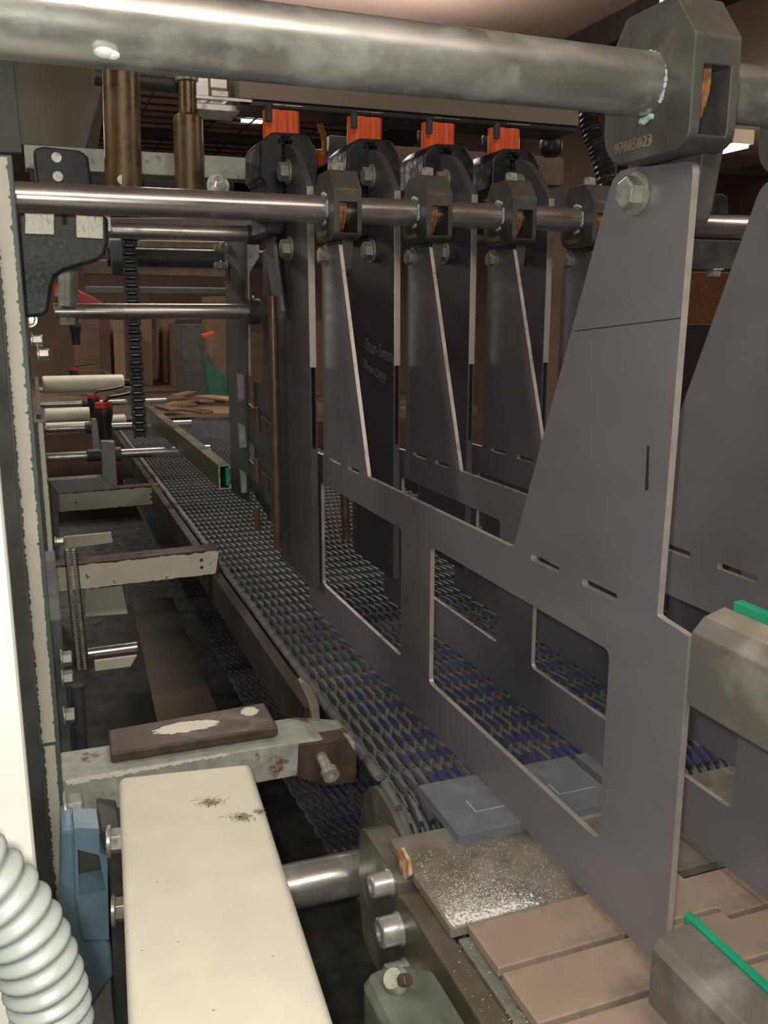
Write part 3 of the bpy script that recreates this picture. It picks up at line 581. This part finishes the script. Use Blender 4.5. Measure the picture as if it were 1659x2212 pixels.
def roller(p0, p1, r, label, m=cream):
    t = thing('roller', label, 'roller', p0, 'cream rollers at the left'); L_ = (Vector(p1)-Vector(p0)).length
    part(MB().lathe(p0, Vector(p1)-Vector(p0), [(0,r-.003),(.003,r),(L_-.003,r),(L_,r-.003)], 32), 'roller_tube', m, t)
    part(MB().cyl(Vector(p1), Vector(p1)+Vector((.02,0,0)), r*.45, n=16), 'axle', rubber, t); part(MB().cyl(Vector(p1)+Vector((.02,0,0)), Vector(p1)+Vector((.032,0,0)), r*.5, n=12), 'axle_end', bolt_m, t)
roller(Vector((.010,2.42,-.172)), Vector((.205,2.42,-.172)), .0215, 'topmost cream roller with rusty end left of the chain')
roller(Vector((.010,2.55,-.262)), Vector((.125,2.55,-.262)), .0190, 'middle cream roller left of the sensors')
roller(Vector((.010,2.62,-.305)), Vector((.125,2.62,-.305)), .0170, 'lowest cream roller left of the sensors')
roller(Vector((.175,2.55,-.285)), Vector((.215,2.55,-.285)), .0190, 'short cream roller stub right of the red capped sensor')
# C rail with green insert
t = thing('guide_rail', 'long C shaped rail with green insert running into the distance', 'guide rail', (.26, 2.4, -.266))
prof = [(0,0),(.0185,0),(.0185,.006),(.0160,.006),(.0160,.0022),(.0022,.0022),(.0022,.0358),(.0160,.0358),(.0160,.032),(.0185,.032),(.0185,.038),(0,.038)]
part(MB().prism([Vector((.2505+a, 1.385, -.2665+b)) for a, b in prof], (0,2.6,0), 0), 'channel', mat('olive_rail_steel', (.12,.11,.075), .42, .6, .1, 12), t, .0004)
part(MB().prism([Vector((.2505+a, 1.384, -.2665+b)) for a, b in prof], (0,.001,0), 0), 'cut_end', bolt_m, t)
part(MB().box(.2620,.2672,1.387,3.98,-.262,-.233), 'green_insert', green, t)

# ================================================================== conveyor belt
def belt():
    mb = MB(); X_0, X_1 = .2600, .80; px, py = .0103, .0385
    C = Vector((0, .680, -.486)); R = .086
    top = 3.6-.680
    def fr(s):   # arc length -> (point, tangent-dir, normal)
        if s < top: return Vector((0, 3.6-s, -.400)), Vector((0,-1,0)), Vector((0,0,1))
        s -= top
        if s < PI*R:
            a = s/R; return C+Vector((0,-math.sin(a),math.cos(a)))*R, Vector((0,-math.cos(a),-math.sin(a))), Vector((0,-math.sin(a),math.cos(a)))
        s -= PI*R; sl = -.028*min(1, s/.35)
        return C+Vector((0,s,-R+sl)), Vector((0,1,0)), Vector((0,0,-1))
    tot = top+PI*R+2.7
    # base web in strips, coloured dark for the shade in the gaps
    s = 0; prev = None
    def row(s): p, t_, n_ = fr(s); return p-n_*.0135
    ss = []; s = 0
    while s < tot:
        ss.append(s); s += .0385/4 if top-.02 < s < top+PI*R+.4 else .0385
    for a, b in zip(ss, ss[1:]):
        p, q = row(a), row(b); n_ = fr(a)[2]*.003
        mb.add([(X_0,p.y,p.z),(X_1,p.y,p.z),(X_1,q.y,q.z),(X_0,q.y,q.z)], [(0,1,2,3)], 2)
    nx = int((X_1-X_0)/px); k = 0; s = .01
    while s < tot-.04:
        rng = range(nx)
        for half in (0, 1):
            s0 = s+half*py/2; L_ = py*.90; h = .0130 if half == 0 else .0075
            a, b = fr(s0), fr(s0+L_); m_ = fr(s0+L_*.5)
            for i in rng:
                x = X_0+px*(i+.3)+half*px/2; ws = (.0010, .0021, .0021) if half == 0 else (.0008, .0019, .0009)
                P = []
                for (p, t_, n_), ww, hz in ((a, ws[0], h*.70), (m_, ws[1], h*.93), (b, ws[2], h)):
                    for sg in (-1, 1):
                        P.append(p+Vector((x+sg*ww,0,0))-n_*.0165); P.append(p+Vector((x+sg*ww*.85,0,0))-n_*(.0150-hz))
                F = [(0,1,3,2),(8,10,11,9),(0,4,5,1),(4,8,9,5),(2,3,7,6),(6,7,11,10),(1,5,7,3),(5,9,11,7)]
                bl = 1 if half == 0 and i > 2 and random.random() < .85*max(0, min(1, (1.25-b[0].y)/.35)) else 0
                mb.add(P, F, [0, 0, 0, 0, 1 if bl else 0, 1 if bl else 0, 0, bl])
        s += py
    return mb
bm_ = belt(); bt = thing('conveyor_belt', 'blue ribbed modular conveyor belt coated in grey dust, with its return run', 'conveyor belt', (.53, 2.0, -.62))
part(bm_, 'belt_links', [beltm, beltb, mat('belt_web_shade', (.028,.032,.055), .6)], bt)  # web colour carries the shade between the links
mb = MB(); s = .66
# hinge barrels along the left belt edge
C = Vector((0,.680,-.486)); R = .086
for k in range(76): 
    y = .69+k*.0385; mb.lathe((.2575, y, -.4025), (0,1,0), [(.001,.0040),(.0025,.0050),(.035,.0050),(.0365,.0038)], 10)
for k in range(7):
    a = .2+k*.44; c0 = C+Vector((.2575,-math.sin(a-.19)*(R-.002),math.cos(a-.19)*(R-.002))); c1 = C+Vector((.2575,-math.sin(a+.2)*(R-.002),math.cos(a+.2)*(R-.002)))
    mb.lathe(c0, c1-c0, [(0,.0040),(.002,.0050),((c1-c0).length-.001,.0050),((c1-c0).length,.004)], 10)
part(mb, 'edge_hinge', [beltm], bt, kind='stuff', label='rounded hinge ends along the belt edge')
solo(MB().box(.2360, .2500, .86, 3.6, -.455, -.4035), 'belt_side_rail', mat('brown_grimy_rail', (.08,.068,.055), .5, .5, .2, 20), 'grimy brown side rail along the left edge of the belt', 'side rail', bevel=.001)
solo(MB().cyl((.262,.680,-.486), (.80,.680,-.486), .070, n=40), 'belt_drum', dkmetal, 'dark drum inside the near end of the belt', 'drum')

# ================================================================== scabby crossbar with plate, curved bracket
t = thing('galvanised_crossbar', 'scabby galvanised crossbar with rust behind the cream cover', 'crossbar', (.12, .75, -.403))
part(MB().prism([Vector((-.006,.722,-.404)),Vector((.2456,.722,-.404)),Vector((.2456,.722,-.381)),Vector((.205,.722,-.371)),Vector((-.006,.722,-.369))], (0,.05,0)), 'bar_body', galvrust, t, .0015)
A = jag((-.004,.7215,-.3705), (.13,.7215,-.3710), (0,0,.0006), 60)+jag((.13,.7215,-.3725), (-.004,.7215,-.3745), (0,0,.0012), 60); part(MB().prism(A, (0,.0006,0)), 'paint_layer', cream, t, label='remnant of cream paint')
pl = [at(u,v,Z=-.352) for u,v in ((238,1640),(597,1583),(576,1526),(236,1600))]
t = thing('mounting_plate', 'rusty brown plate with cream paint flakes lying on the scabby crossbar', 'plate', pl[0]+Vector((0,0,-.009)))
q = [Vector((.033,.734,-.3595)), Vector((.177,.734,-.3595)), Vector((.178,.790,-.3595)), Vector((.035,.782,-.3595))]
part(MB().prism(q, (0,0,-.009)), 'plate', brownpl, t, .002, 3)
def blob(cx, cy, rx, ry, n=26, rnd=.22): return [Vector((cx+math.cos(2*PI*k/n)*rx*random.uniform(1-rnd,1+rnd), cy+math.sin(2*PI*k/n)*ry*random.uniform(1-rnd,1+rnd), -.3594)) for k in range(n)]
part(MB().prism(blob(.100,.762,.028,.010,60,.16), (0,0,.0005)).prism(blob(.160,.774,.008,.009,34,.14), (0,0,.0005)), 'paint_flake', cream, t, label='flakes of cream paint')
t = thing('curved_bracket', 'bent steel strap and screw at the right end of the scabby crossbar', 'bracket', (.238, .80, -.42))
mb = MB().prism([at(u,v,Y=.765) for u,v in roundpoly([(646,1476),(656,1468),(676,1488),(690,1520),(694,1590),(690,1606),(680,1612),(674,1604),(674,1545),(664,1512)], 6, 3)], (0,.010,0))
part(mb, 'strap', mat('worn_strap_steel', (.30,.26,.21), .35, .5, .15, 60, .1, 400), t, .0015, 3)
part(MB().prism([Vector((a,.7395,b)) for a,b in ((.192,-.373),(.236,-.374),(.246,-.392),(.245,-.420),(.215,-.418),(.190,-.404))], (0,-.02,0)), 'foot_plate', brownpl, t, .001)
part(MB().lathe((.212,.7200,-.3880), (.05,-1,-.2), [(0,.0052),(.020,.0052),(.0205,.0075),(.028,.0075),(.0281,.0040),(.0245,.0036)], 20), 'socket_screw', oldbolt, t)

# ================================================================== cream cover, shaft, blue gearbox
FL, FR_ = Vector((.0345,.662,-.343)), Vector((.1335,.648,-.343)); dn = Vector((math.sin(math.radians(-3.7)) , -math.cos(math.radians(3.7)), -.010))
mb = MB(); L_ = .42; NR, NL = FR_+dn*L_*1.0, FL+dn*L_
NR = at(725,2212,Z=-.345)+(at(725,2212,Z=-.345)-FR_)*.5; NL = at(276,2212,Z=-.345)+(at(276,2212,Z=-.345)-FL)*.5
mb.prism([FL, FR_, NR, NL], (0,0,-.055))
t = thing('chain_cover', 'large smooth cream cover box in the foreground, scuffed with dark smudges', 'cover', (.08,.45,-.398))
part(mb, 'cover_shell', cream, t, .006, 5)
mb = MB()
for cx, cy, sx, sy, n in ((455,1732,30,11,260), (520,1765,32,10,220), (562,1752,12,6,90)):
    for k in range(n):
        u, v = cx+random.gauss(0, sx*.45), cy+random.gauss(0, sy*.45); p = at(u, v, Z=-.3429); r = random.uniform(.0002,.00085)
        mb.add([p+Vector((r,0,0)), p+Vector((0,r*.6,0)), p-Vector((r*1.3,0,0)), p-Vector((0,r*.6,0))], [(0,1,2,3)])
for u, v in ((272,1803),(276,2010),(307,2053),(340,1905),(363,1906),(590,2065),(462,2182),(385,2034)):
    p = at(u, v, Z=-.3429); r = .0007; mb.add([p+Vector((r,r*.3,0)), p+Vector((0,r*.6,0)), p-Vector((r*1.5,0,0)), p-Vector((0,r*.6,0))], [(0,1,2,3)])
part(mb, 'grease_smudge', mat('dark_smudge', (.22,.20,.15), .7), t, kind='stuff', label='dark greasy smudges')
t = thing('drive_shaft', 'bare steel drive shaft emerging from under the cream cover', 'shaft', (.20,.68,-.505))
part(MB().lathe((.04,.680,-.4835), (1,0,0), [(0,.0192),(.2055,.0192),(.2060,.0185)], 40), 'shaft_body', rodbig, t)
t = thing('gearbox', 'blue grey gearbox flange between the left frame and the cream cover', 'gearbox', (.01,.70,-.52))
part(MB().prism([at(u,v,Y=.66) for u,v in ((132,1790),(165,1788),(172,1960),(200,2010),(240,2040),(245,2110),(180,2212),(128,2212))], (0,.04,0)), 'flange', blue, t, .004, 3)
part(MB().prism([at(u,v,Y=.655) for u,v in ((160,1788),(214,1790),(216,1842),(232,1850),(236,2030),(180,2030),(164,1938))], (0,.03,0), holes=[[at(u,v,Y=.655) for u,v in ((168,1836),(214,1848),(228,1925),(172,1936))]]), 'rib', blue, t, .003, 3)
part(MB().prism([at(u,v,Y=.69) for u,v in ((160,1820),(240,1820),(240,1950),(160,1950))], (0,.004,0)), 'recess', mat('oily_blue_recess', (.10,.11,.08), .4, 0), t)
part(MB().prism([at(u,v,Y=.66) for u,v in ((216,1790),(262,1795),(285,2240),(250,2240),(236,1900))], (0,.05,0)), 'dark_hub', dkmetal, t, .002)
for u, v in ((238,1818),(248,1966)): part(MB().hexa(at(u-6,v,Y=.655), (1,-.15,0), .0095, .014), 'hex_bolt', bolt_m, t, .0004)
p = at(138,1750,Y=.70); solo(MB().hexa(p, (1,0,0), .0115, .012), 'frame_bolt', oldbolt, 'large dull bolt at the left end of the scabby crossbar', 'bolt', None, .0005)
# grey corrugated hose in the foreground
path = bez([(-.085,.255,-.115),(-.045,.258,-.138),(-.0225,.26,-.166),(-.0125,.26,-.196),(-.0105,.26,-.228),(-.012,.26,-.30)], 46)
solo(MB().tube(path, .0112, 28, 0, lambda i: 1+.085*math.sin(i*2*PI/9.2)), 'corrugated_hose', hosem, 'light grey corrugated hose in the lower left corner', 'hose')
path = bez([at(1268,200,Y=1.62), at(1275,270,Y=1.6), at(1297,335,Y=1.58), at(1318,420,Y=1.56), at(1325,500,Y=1.56)], 30)
solo(MB().tube(path, .0185, 20, 0, lambda i: 1+.10*math.sin(i*2*PI/4.3)), 'corrugated_hose', rubber, 'black corrugated hose hanging behind the row of clamps, right', 'hose')

# ================================================================== near end of the belt: transfer plate, slabs, block chain, side frame
solo(MB().box(.2320, .80, .4855, .6000, -.412, -.4040), 'transfer_plate', dustm, 'steel transfer plate sprinkled with bright swarf at the end of the belt', 'transfer plate', bevel=.001)
mb = MB()
for k in range(6200):
    if k < 5200: x, y = random.gauss(.262, .022), .4865+abs(random.gauss(0, .022))
    else: x, y = random.uniform(.236,.335), random.uniform(.488,.575)
    if not (.234 < x < .34 and .4865 < y < .59): continue
    a = random.uniform(0, PI); l = random.uniform(.0004,.0014); d = Vector((math.cos(a), math.sin(a), 0))*l*.5; n_ = Vector((-d.y, d.x, 0)).normalized()*.00012; p = Vector((x, y, -.4039))
    mb.add([p-d-n_, p+d-n_, p+d+n_+Vector((0,0,.0003)), p-d+n_], [(0,1,2,3)])
for k in range(120):
    x, y = random.uniform(.220,.247), random.uniform(.30,.48); a = random.uniform(0, PI); l = random.uniform(.0006,.0020); d = Vector((math.cos(a), math.sin(a), 0))*l*.5; n_ = Vector((-d.y, d.x, 0)).normalized()*.00014; p = Vector((x, y, -.4114 if x > .2365 else -.4128))
    mb.add([p-d-n_, p+d-n_, p+d+n_+Vector((0,0,.0003)), p-d+n_], [(0,1,2,3)])
solo(mb, 'swarf', dust, 'bright metal shavings scattered on the transfer plate', 'shavings', kind='stuff')
mb = MB()
for k in range(420):
    x, y = max(.235, .262+random.gauss(0,.020)), .4880+abs(random.gauss(0,.0055)); mb.sphere((x, max(.4875,y), -.4042), random.uniform(.0004,.0014), 7, 0, .35)
solo(mb, 'powder_heap', mat('white_metal_powder', (.85,.85,.80), .8, 0, .2, 400, .6, 900), 'white powder heaped along the near edge of the transfer plate', 'powder', kind='stuff')
def slab(x0, label):
    t = thing('comb_slab', label, 'comb plate', (x0+.034, .61, -.408), 'grey plastic comb slabs')
    part(MB().box(x0, x0+.070, .572, .654, -.4045, -.3950), 'slab', slabm, t, .0006)
    part(MB().prism(to3([(x0+.027,.598),(x0+.062,.598),(x0+.062,.5982),(x0+.0275,.5982),(x0+.0275,.616),(x0+.027,.616)], 'XY', -.3950), (0,0,.0002)), 'recess_line', dust, t, label='faint outline of a recessed insert')
    return t
s_ = slab(.2790, 'grey plastic comb slab in the open, left of the front divider')
dup(s_, (.0780,0,0), 'grey plastic comb slab half seen through the near window of the front divider')
dup(s_, (.1560,0,0), 'grey plastic comb slab seen right of the near divider post, beyond the second divider')
solo(MB().box(.3505, .52, .5700, .5716, -.4040, -.4020), 'lit_slab_edge', edge_m, 'bright strip for the lit near edge of the comb slabs under the front divider', 'edge strip')  # strip added to paint the lit slab edge
# flat top block chain
def blockrow(x0, x1, y0, y1, label, jog=0):
    t = thing('chain_block', label, 'chain block', ((x0+x1)/2, (y0+y1)/2, -.418), 'tan flat top chain blocks')
    P = [(x0,y0),(x1,y0),(x1,y1),(x0,y1)] if not jog else [(x0,y0),(x0+.055,y0),(x0+.055,y0-.009),(x1,y0-.009),(x1,y1-.009),(x0+.055,y1-.009),(x0+.055,y1),(x0,y1)]
    part(MB().prism(to3(P, 'XY', -.4035), (0,0,-.0075)), 'tread', tan, t, .0012, 3); part(MB().box(x0+.012,x1-.012,y0+.008,y1-.008,-.4180,-.411), 'hinge', dkmetal, t); return t
lab = ['tan chain block nearest the swarf, first of the left lane', 'second tan chain block of the left lane', 'third tan chain block of the left lane, cut by the lower photo edge', 'fourth tan chain block of the left lane, below the green lined guide']
for k in range(4): blockrow(.2440, .3400, .4405-.0490*k, .4850-.0490*k, lab[k])
lab = ['tan chain block touching the transfer plate in the right lane, dark smudge', 'second tan chain block of the right lane, beside the green strip', 'third tan chain block of the right lane at the photo edge', 'fourth tan chain block of the right lane']
for k in range(4): blockrow(.3600, .4560, .4405-.0490*k, .4850-.0490*k, lab[k], 1)
solo(MB().box(.236, .47, .12, .4800, -.440, -.4185), 'chain_bed', dkmetal, 'dark bed under the tan chain blocks', 'bed')
# side frame of the near conveyor
sf = mat('oily_frame_steel', (.135,.125,.105), .42, 0.2, .25, 30, .15, 300, (.20,.19,.16), .62, 40)
t = thing('conveyor_side_frame', 'oily steel side frame running to the bottom of the photo past three cap screws', 'side frame', (.23,.45,-.52))
def sfx(L, X): return [at(u,v,X=X) for u,v in L]
part(MB().prism([Vector((.2466, a, b)) for a, b in roundpoly([(.715,-.455),(.700,-.415),(.672,-.398),(.640,-.402),(.60,-.4135),(.50,-.4135),(.50,-.56),(.68,-.56),(.73,-.50)], [.02,.02,.02,.02,0,0,0,.03,.03])], (.0048,0,0)), 'frame_plate', sf, t, .001)
part(MB().prism([Vector((.2225, a, b)) for a, b in roundpoly([(.650,-.470),(.645,-.418),(.632,-.4128),(.557,-.4128),(.557,-.53),(.64,-.52)], [.004,.006,.004,0,.0,.01])], (.0238,0,0)), 'end_block', sf, t, .0015)
part(MB().box(.2365,.2640,.12,.4840,-.4190,-.4118), 'top_flange', mat('grey_green_flange', (.20,.205,.17), .45, .2, .25, 40, .2, 500, (.12,.09,.06), .62, 60), t, .001)
part(MB().prism([Vector((.2185, a, b)) for a, b in roundpoly([(.556,-.424),(.545,-.4130),(.15,-.4130),(.15,-.50),(.556,-.50)], [.006,.006,0,0,.01])], (.0178,0,0)), 'clamp_bar', mat('rust_stained_bar', (.11,.095,.07), .45, .15, .25, 30, .2, 300, (.16,.07,.03), .66, 30), t, .003, 3)
part(MB().lathe((.2475,.680,-.4835), (-1,0,0), [(0,.027),(.004,.025),(.006,.0215)], 36), 'bearing_boss', sf, t)
for y, z, q in ((.574,-.4235,.0090),(.545,-.4420,.0110),(.530,-.4680,.0095)):
    x = .2225 if y > .556 else .2185; part(MB().lathe((x,y,z), (-1,0,0), [(0,q*1.12),(.0012,q*1.12),(.0013,q),(.0150,q),(.0162,q*.88),(.0163,q*.5),(.0105,q*.45)], 28), 'cap_screw', silver, t)
part(MB().lathe(at(858,2120,Y=.40), (-.6,-.3,.75), [(0,.0075),(.003,.0072),(.006,.0055)], 20), 'nipple_seat', oldbolt, t)
part(MB().hexa(at(866,2118,Y=.395), (.45,-.7,.5), .0036, .006, washer=False), 'grease_nipple', brownpl, t, .0003)
part(MB().prism([at(u,v,Y=.42) for u,v in ((780,2212),(778,2120),(792,2090),(830,2080),(880,2075),(925,2085),(948,2120),(965,2212),(965,2300),(780,2300))], (0,-.08,0)), 'bearing_casting', mat('grey_green_casting', (.14,.16,.135), .45, .2, .25, 40, .5, 260, (.26,.23,.13), .68, 45), t, .007, 3)
p = at(876,1845,X=.2316); part(MB().prism([at(u,v,X=.2316) for u,v in ((866,1838),(874,1830),(888,1858),(890,1872),(892,1890),(882,1902),(870,1870))], (-.003,0,0)), 'rusty_wedge', mat('orange_rust', (.50,.20,.04), .7, 0, .5, 200, .4, 600, (.55,.5,.38), .5, 120), t, .0005, label='orange rusty shim stuck in the frame')
solo(MB().box(.02, .205, .20, .60, -.62, -.61), 'splash_sheet', mat('grey_green_sheet', (.10,.115,.105), .45, .2, .15, 10), 'smooth grey green sheet below the cover, beside the cap screws', 'sheet')

# ================================================================== right foreground guides
t = thing('near_guide_rail', 'brushed steel guide rail with green strip, upper right edge of the photo', 'guide rail', (.34,.27,-.22))
part(MB().prism([Vector((.3325+a, .391, b)) for a, b in ((0,-.218),(0,-.174),(.0075,-.166),(.020,-.1620),(.020,-.2180))], (0,-.26,0)), 'rail_body', railm, t, .0012, 3)
part(MB().prism([Vector((.3331+a, .389, b)) for a, b in ((0,-.1734),(.0075,-.1654),(.0195,-.1614),(.0195,-.167))], (0,-.257,0)), 'rail_top', railtop, t, .0004)
part(MB().prism([Vector((.3530+a, .383, b)) for a, b in ((0,-.175),(0,-.1560),(.006,-.1560),(.006,-.175))], (0,-.25,0)), 'green_strip', green, t, .0008)
t = thing('near_guide_rail', 'dull steel guide rail with green strip resting over the tan blocks, lower right', 'guide rail', (.32,.24,-.40))
part(MB().prism([Vector((.3000+a, .366, b)) for a, b in ((0,-.386),(0,-.3500),(.004,-.3440),(.026,-.3400),(.026,-.386))], (0,-.22,0)), 'rail_body', railm, t, .0012, 3)
part(MB().box(.3262,.3315,.15,.372,-.386,-.3390), 'green_strip', green, t, .0008)
# posts beyond on the right
solo(MB().prism([at(u,v,Y=1.042) for u,v in ((1536,420),(1560,418),(1572,426),(1574,470),(1534,470))], (0,.03,0)), 'black_block', rubber, 'black block standing on the long rod between the two big uprights', 'block', bevel=.001)
t = thing('rod_bracket', 'dark bracket with hanging bolt under the long rod, between the big uprights', 'bracket', at(1530,590,Y=1.05))
part(MB().prism([at(u,v,Y=1.040) for u,v in ((1480,516),(1600,520),(1600,582),(1480,582))], (0,.03,0)), 'bracket_body', dkmetal, t, .001)
p = at(1543,581,Y=1.050); part(MB().hexa(p, (0,0,-1), .010, .009), 'hex_bolt', bolt_m, t, .0004)

# ================================================================== background
t = thing('guard_panel', 'blurred taupe guard panel at the upper left behind the bronze column', 'guard panel', (.1,1.9,.3))
part(MB().prism([at(u,v,Y=1.95) for u,v in ((-60,-200),(262,-200),(250,60),(225,180),(202,260),(184,322),(50,312),(-60,312))], (0,.02,0)), 'panel', mat('taupe_panel', (.20,.185,.15), .55, 0, .05, 3), t, .002)
part(MB().prism([at(u,v,Y=1.9) for u,v in ((225,180),(232,182),(210,330),(196,330),(184,322))], (0,.02,0)), 'panel_lip', darkb, t)
part(MB().prism([at(u,v,Y=1.85) for u,v in ((-60,-200),(10,-200),(32,160),(48,330),(-60,330))], (0,.02,0)), 'edge_post', greenm, t, .002)
def bg(px, Y, th, name, m, label, cat, group=None): return solo(MB().prism([at(u,v,Y=Y) for u,v in px], (0,th,0)), name, m, label, cat, group, .003)
bg(((170,470),(560,470),(560,490),(170,490)), 3.0, .05, 'rear_beam', darkb, 'dark beam seen under the thinner guide rod', 'beam')
bg(((300,518),(500,522),(500,538),(300,534)), 2.6, .04, 'rear_beam', mat('tan_beam_paint', (.22,.19,.14), .6), 'pale beam behind the sprocket shaft', 'beam')
bg(((180,560),(500,566),(500,600),(180,592)), 2.8, .04, 'rear_beam', mat('brown_rear_beam', (.16,.115,.09), .5, .2), 'brown beam below the sprocket shaft', 'beam')
bg(((185,618),(500,622),(500,636),(185,634)), 2.5, .04, 'rear_beam', greenm, 'thin grey rail above the mid height guide rod', 'beam')
ZT = -.42
def bgf(px, Y, th, name, m, label, cat):
    P = [at(u,v,Y=Y) for u,v in px]
    for p in P[2:]: p.z = ZF
    P[3].x = P[0].x; P[2].x = P[1].x; P[0].z = P[1].z
    return solo(MB().prism(P, (0,th,0)), name, m, label, cat, None, .003)
t = thing('work_table', 'long dark work table standing beyond the far end of the belt', 'table', (.75, 4.9, -1.35))
part(MB().box(-.4, 1.9, 3.8, 6.4, ZT-.04, ZT), 'table_top', mat('worn_brown_table', (.11,.075,.05), .6, 0, .3, 8), t)
for x in (-.3, 1.8):
    for y in (3.9, 6.3): part(MB().box(x-.03, x+.03, y-.03, y+.03, -1.35, ZT-.04), 'leg', darkb, t)
def bgbox(px, Y, th, name, m, label, cat, group=None):
    P = [at(u,v,Y=Y) for u,v in px]; lo = sorted(P, key=lambda p: p.z)[:2]; dz = ZT-min(p.z for p in lo)
    for p in lo: p.z = ZT
    return solo(MB().prism(P, (0,th,0)), name, m, label, cat, group, .003)
def plank(u0, v0, u1, v1, wd, m, label, group=None, z=ZT):
    a, b = at(u0,v0,Z=z+.0101), at(u1,v1,Z=z+.0101); d = (b-a).normalized(); n_ = Vector((-d.y, d.x, 0))*wd/2; e = Vector((0,0,-.010))
    return solo(MB().prism([a-n_, b-n_, b+n_, a+n_], e), 'scrap_plank', m, label, 'plank', group, .002)
for k, (u0, u1, v0, v1, Y, m) in enumerate(((300,328,690,790,5.6,wood2),(350,378,690,760,5.8,wood2),(378,402,700,820,5.4,wood),(455,488,640,770,5.2,wood2),(160,215,690,745,5.5,wood),(245,268,692,750,5.5,wood2),(540,572,720,860,5.0,wood),(686,700,690,930,4.6,wood))):
    bgbox(((u0,v0),(u1,v0),(u1,v1),(u0,v1)), Y, .3, 'stacked_carton', m, ('pale carton just right of the hanging chain','pale carton behind the dark machine','brown carton in the middle distance','tall pale carton beside the rear guide plate','brown carton far left behind the nut','narrow pale carton left of the chain','brown carton behind the finger plate','brown upright between the first hanging bar and first clamp')[k], 'carton', 'cartons in the dim background')
for k in range(11):
    u, v = random.uniform(300,450), random.uniform(838,880); a = random.uniform(-.5,.5); l = random.uniform(30,80)
    plank(u, v, u+l, min(888, max(836, v+l*a*.5)), random.uniform(.03,.08), wood if k % 3 else wood2, 'thin offcut plank in the brown jumble beyond the hanging chain', 'offcut planks in the dim background', ZT+.0205*k*.5)
bgbox(((395,700),(440,700),(448,760),(470,800),(455,845),(405,845),(392,760)), 4.4, .3, 'rear_machine', dkmetal, 'dark lumpy machine in the distance with red lever', 'machine')
bg(((434,722),(462,715),(465,722),(440,730)), 4.1, .03, 'red_lever', red, 'small red lever on the distant dark machine', 'lever')
bg(((440,778),(492,812),(492,872),(452,850)), 4.1, .05, 'green_board', mat('dark_green_board', (.01,.09,.05), .6), 'green board in the distance beside the rear guide plate', 'board')
plank(285,842,500,838,.16,wood,'long brown plank lying across the distant jumble')
plank(360,884,520,884,.28,wood2,'broad brown board nearest the belt end on the work table')
bgf(((1480,590),(1659,590),(1659,660),(1480,660)), 3.5, .1, 'copper_panel', mat('copper_panel', (.30,.14,.07), .4, .2), 'copper brown panel glimpsed between the two big uprights', 'panel')
bgf(((1480,700),(1620,700),(1620,1000),(1480,1000)), 3.2, .1, 'rear_cabinet', darkb, 'dark cabinet glimpsed low between the two big uprights', 'cabinet')
bgf(((1200,240),(1340,240),(1340,600),(1200,600)), 4.0, .3, 'rear_cabinet', wallm, 'tall brown cabinet behind the black corrugated hose', 'cabinet')
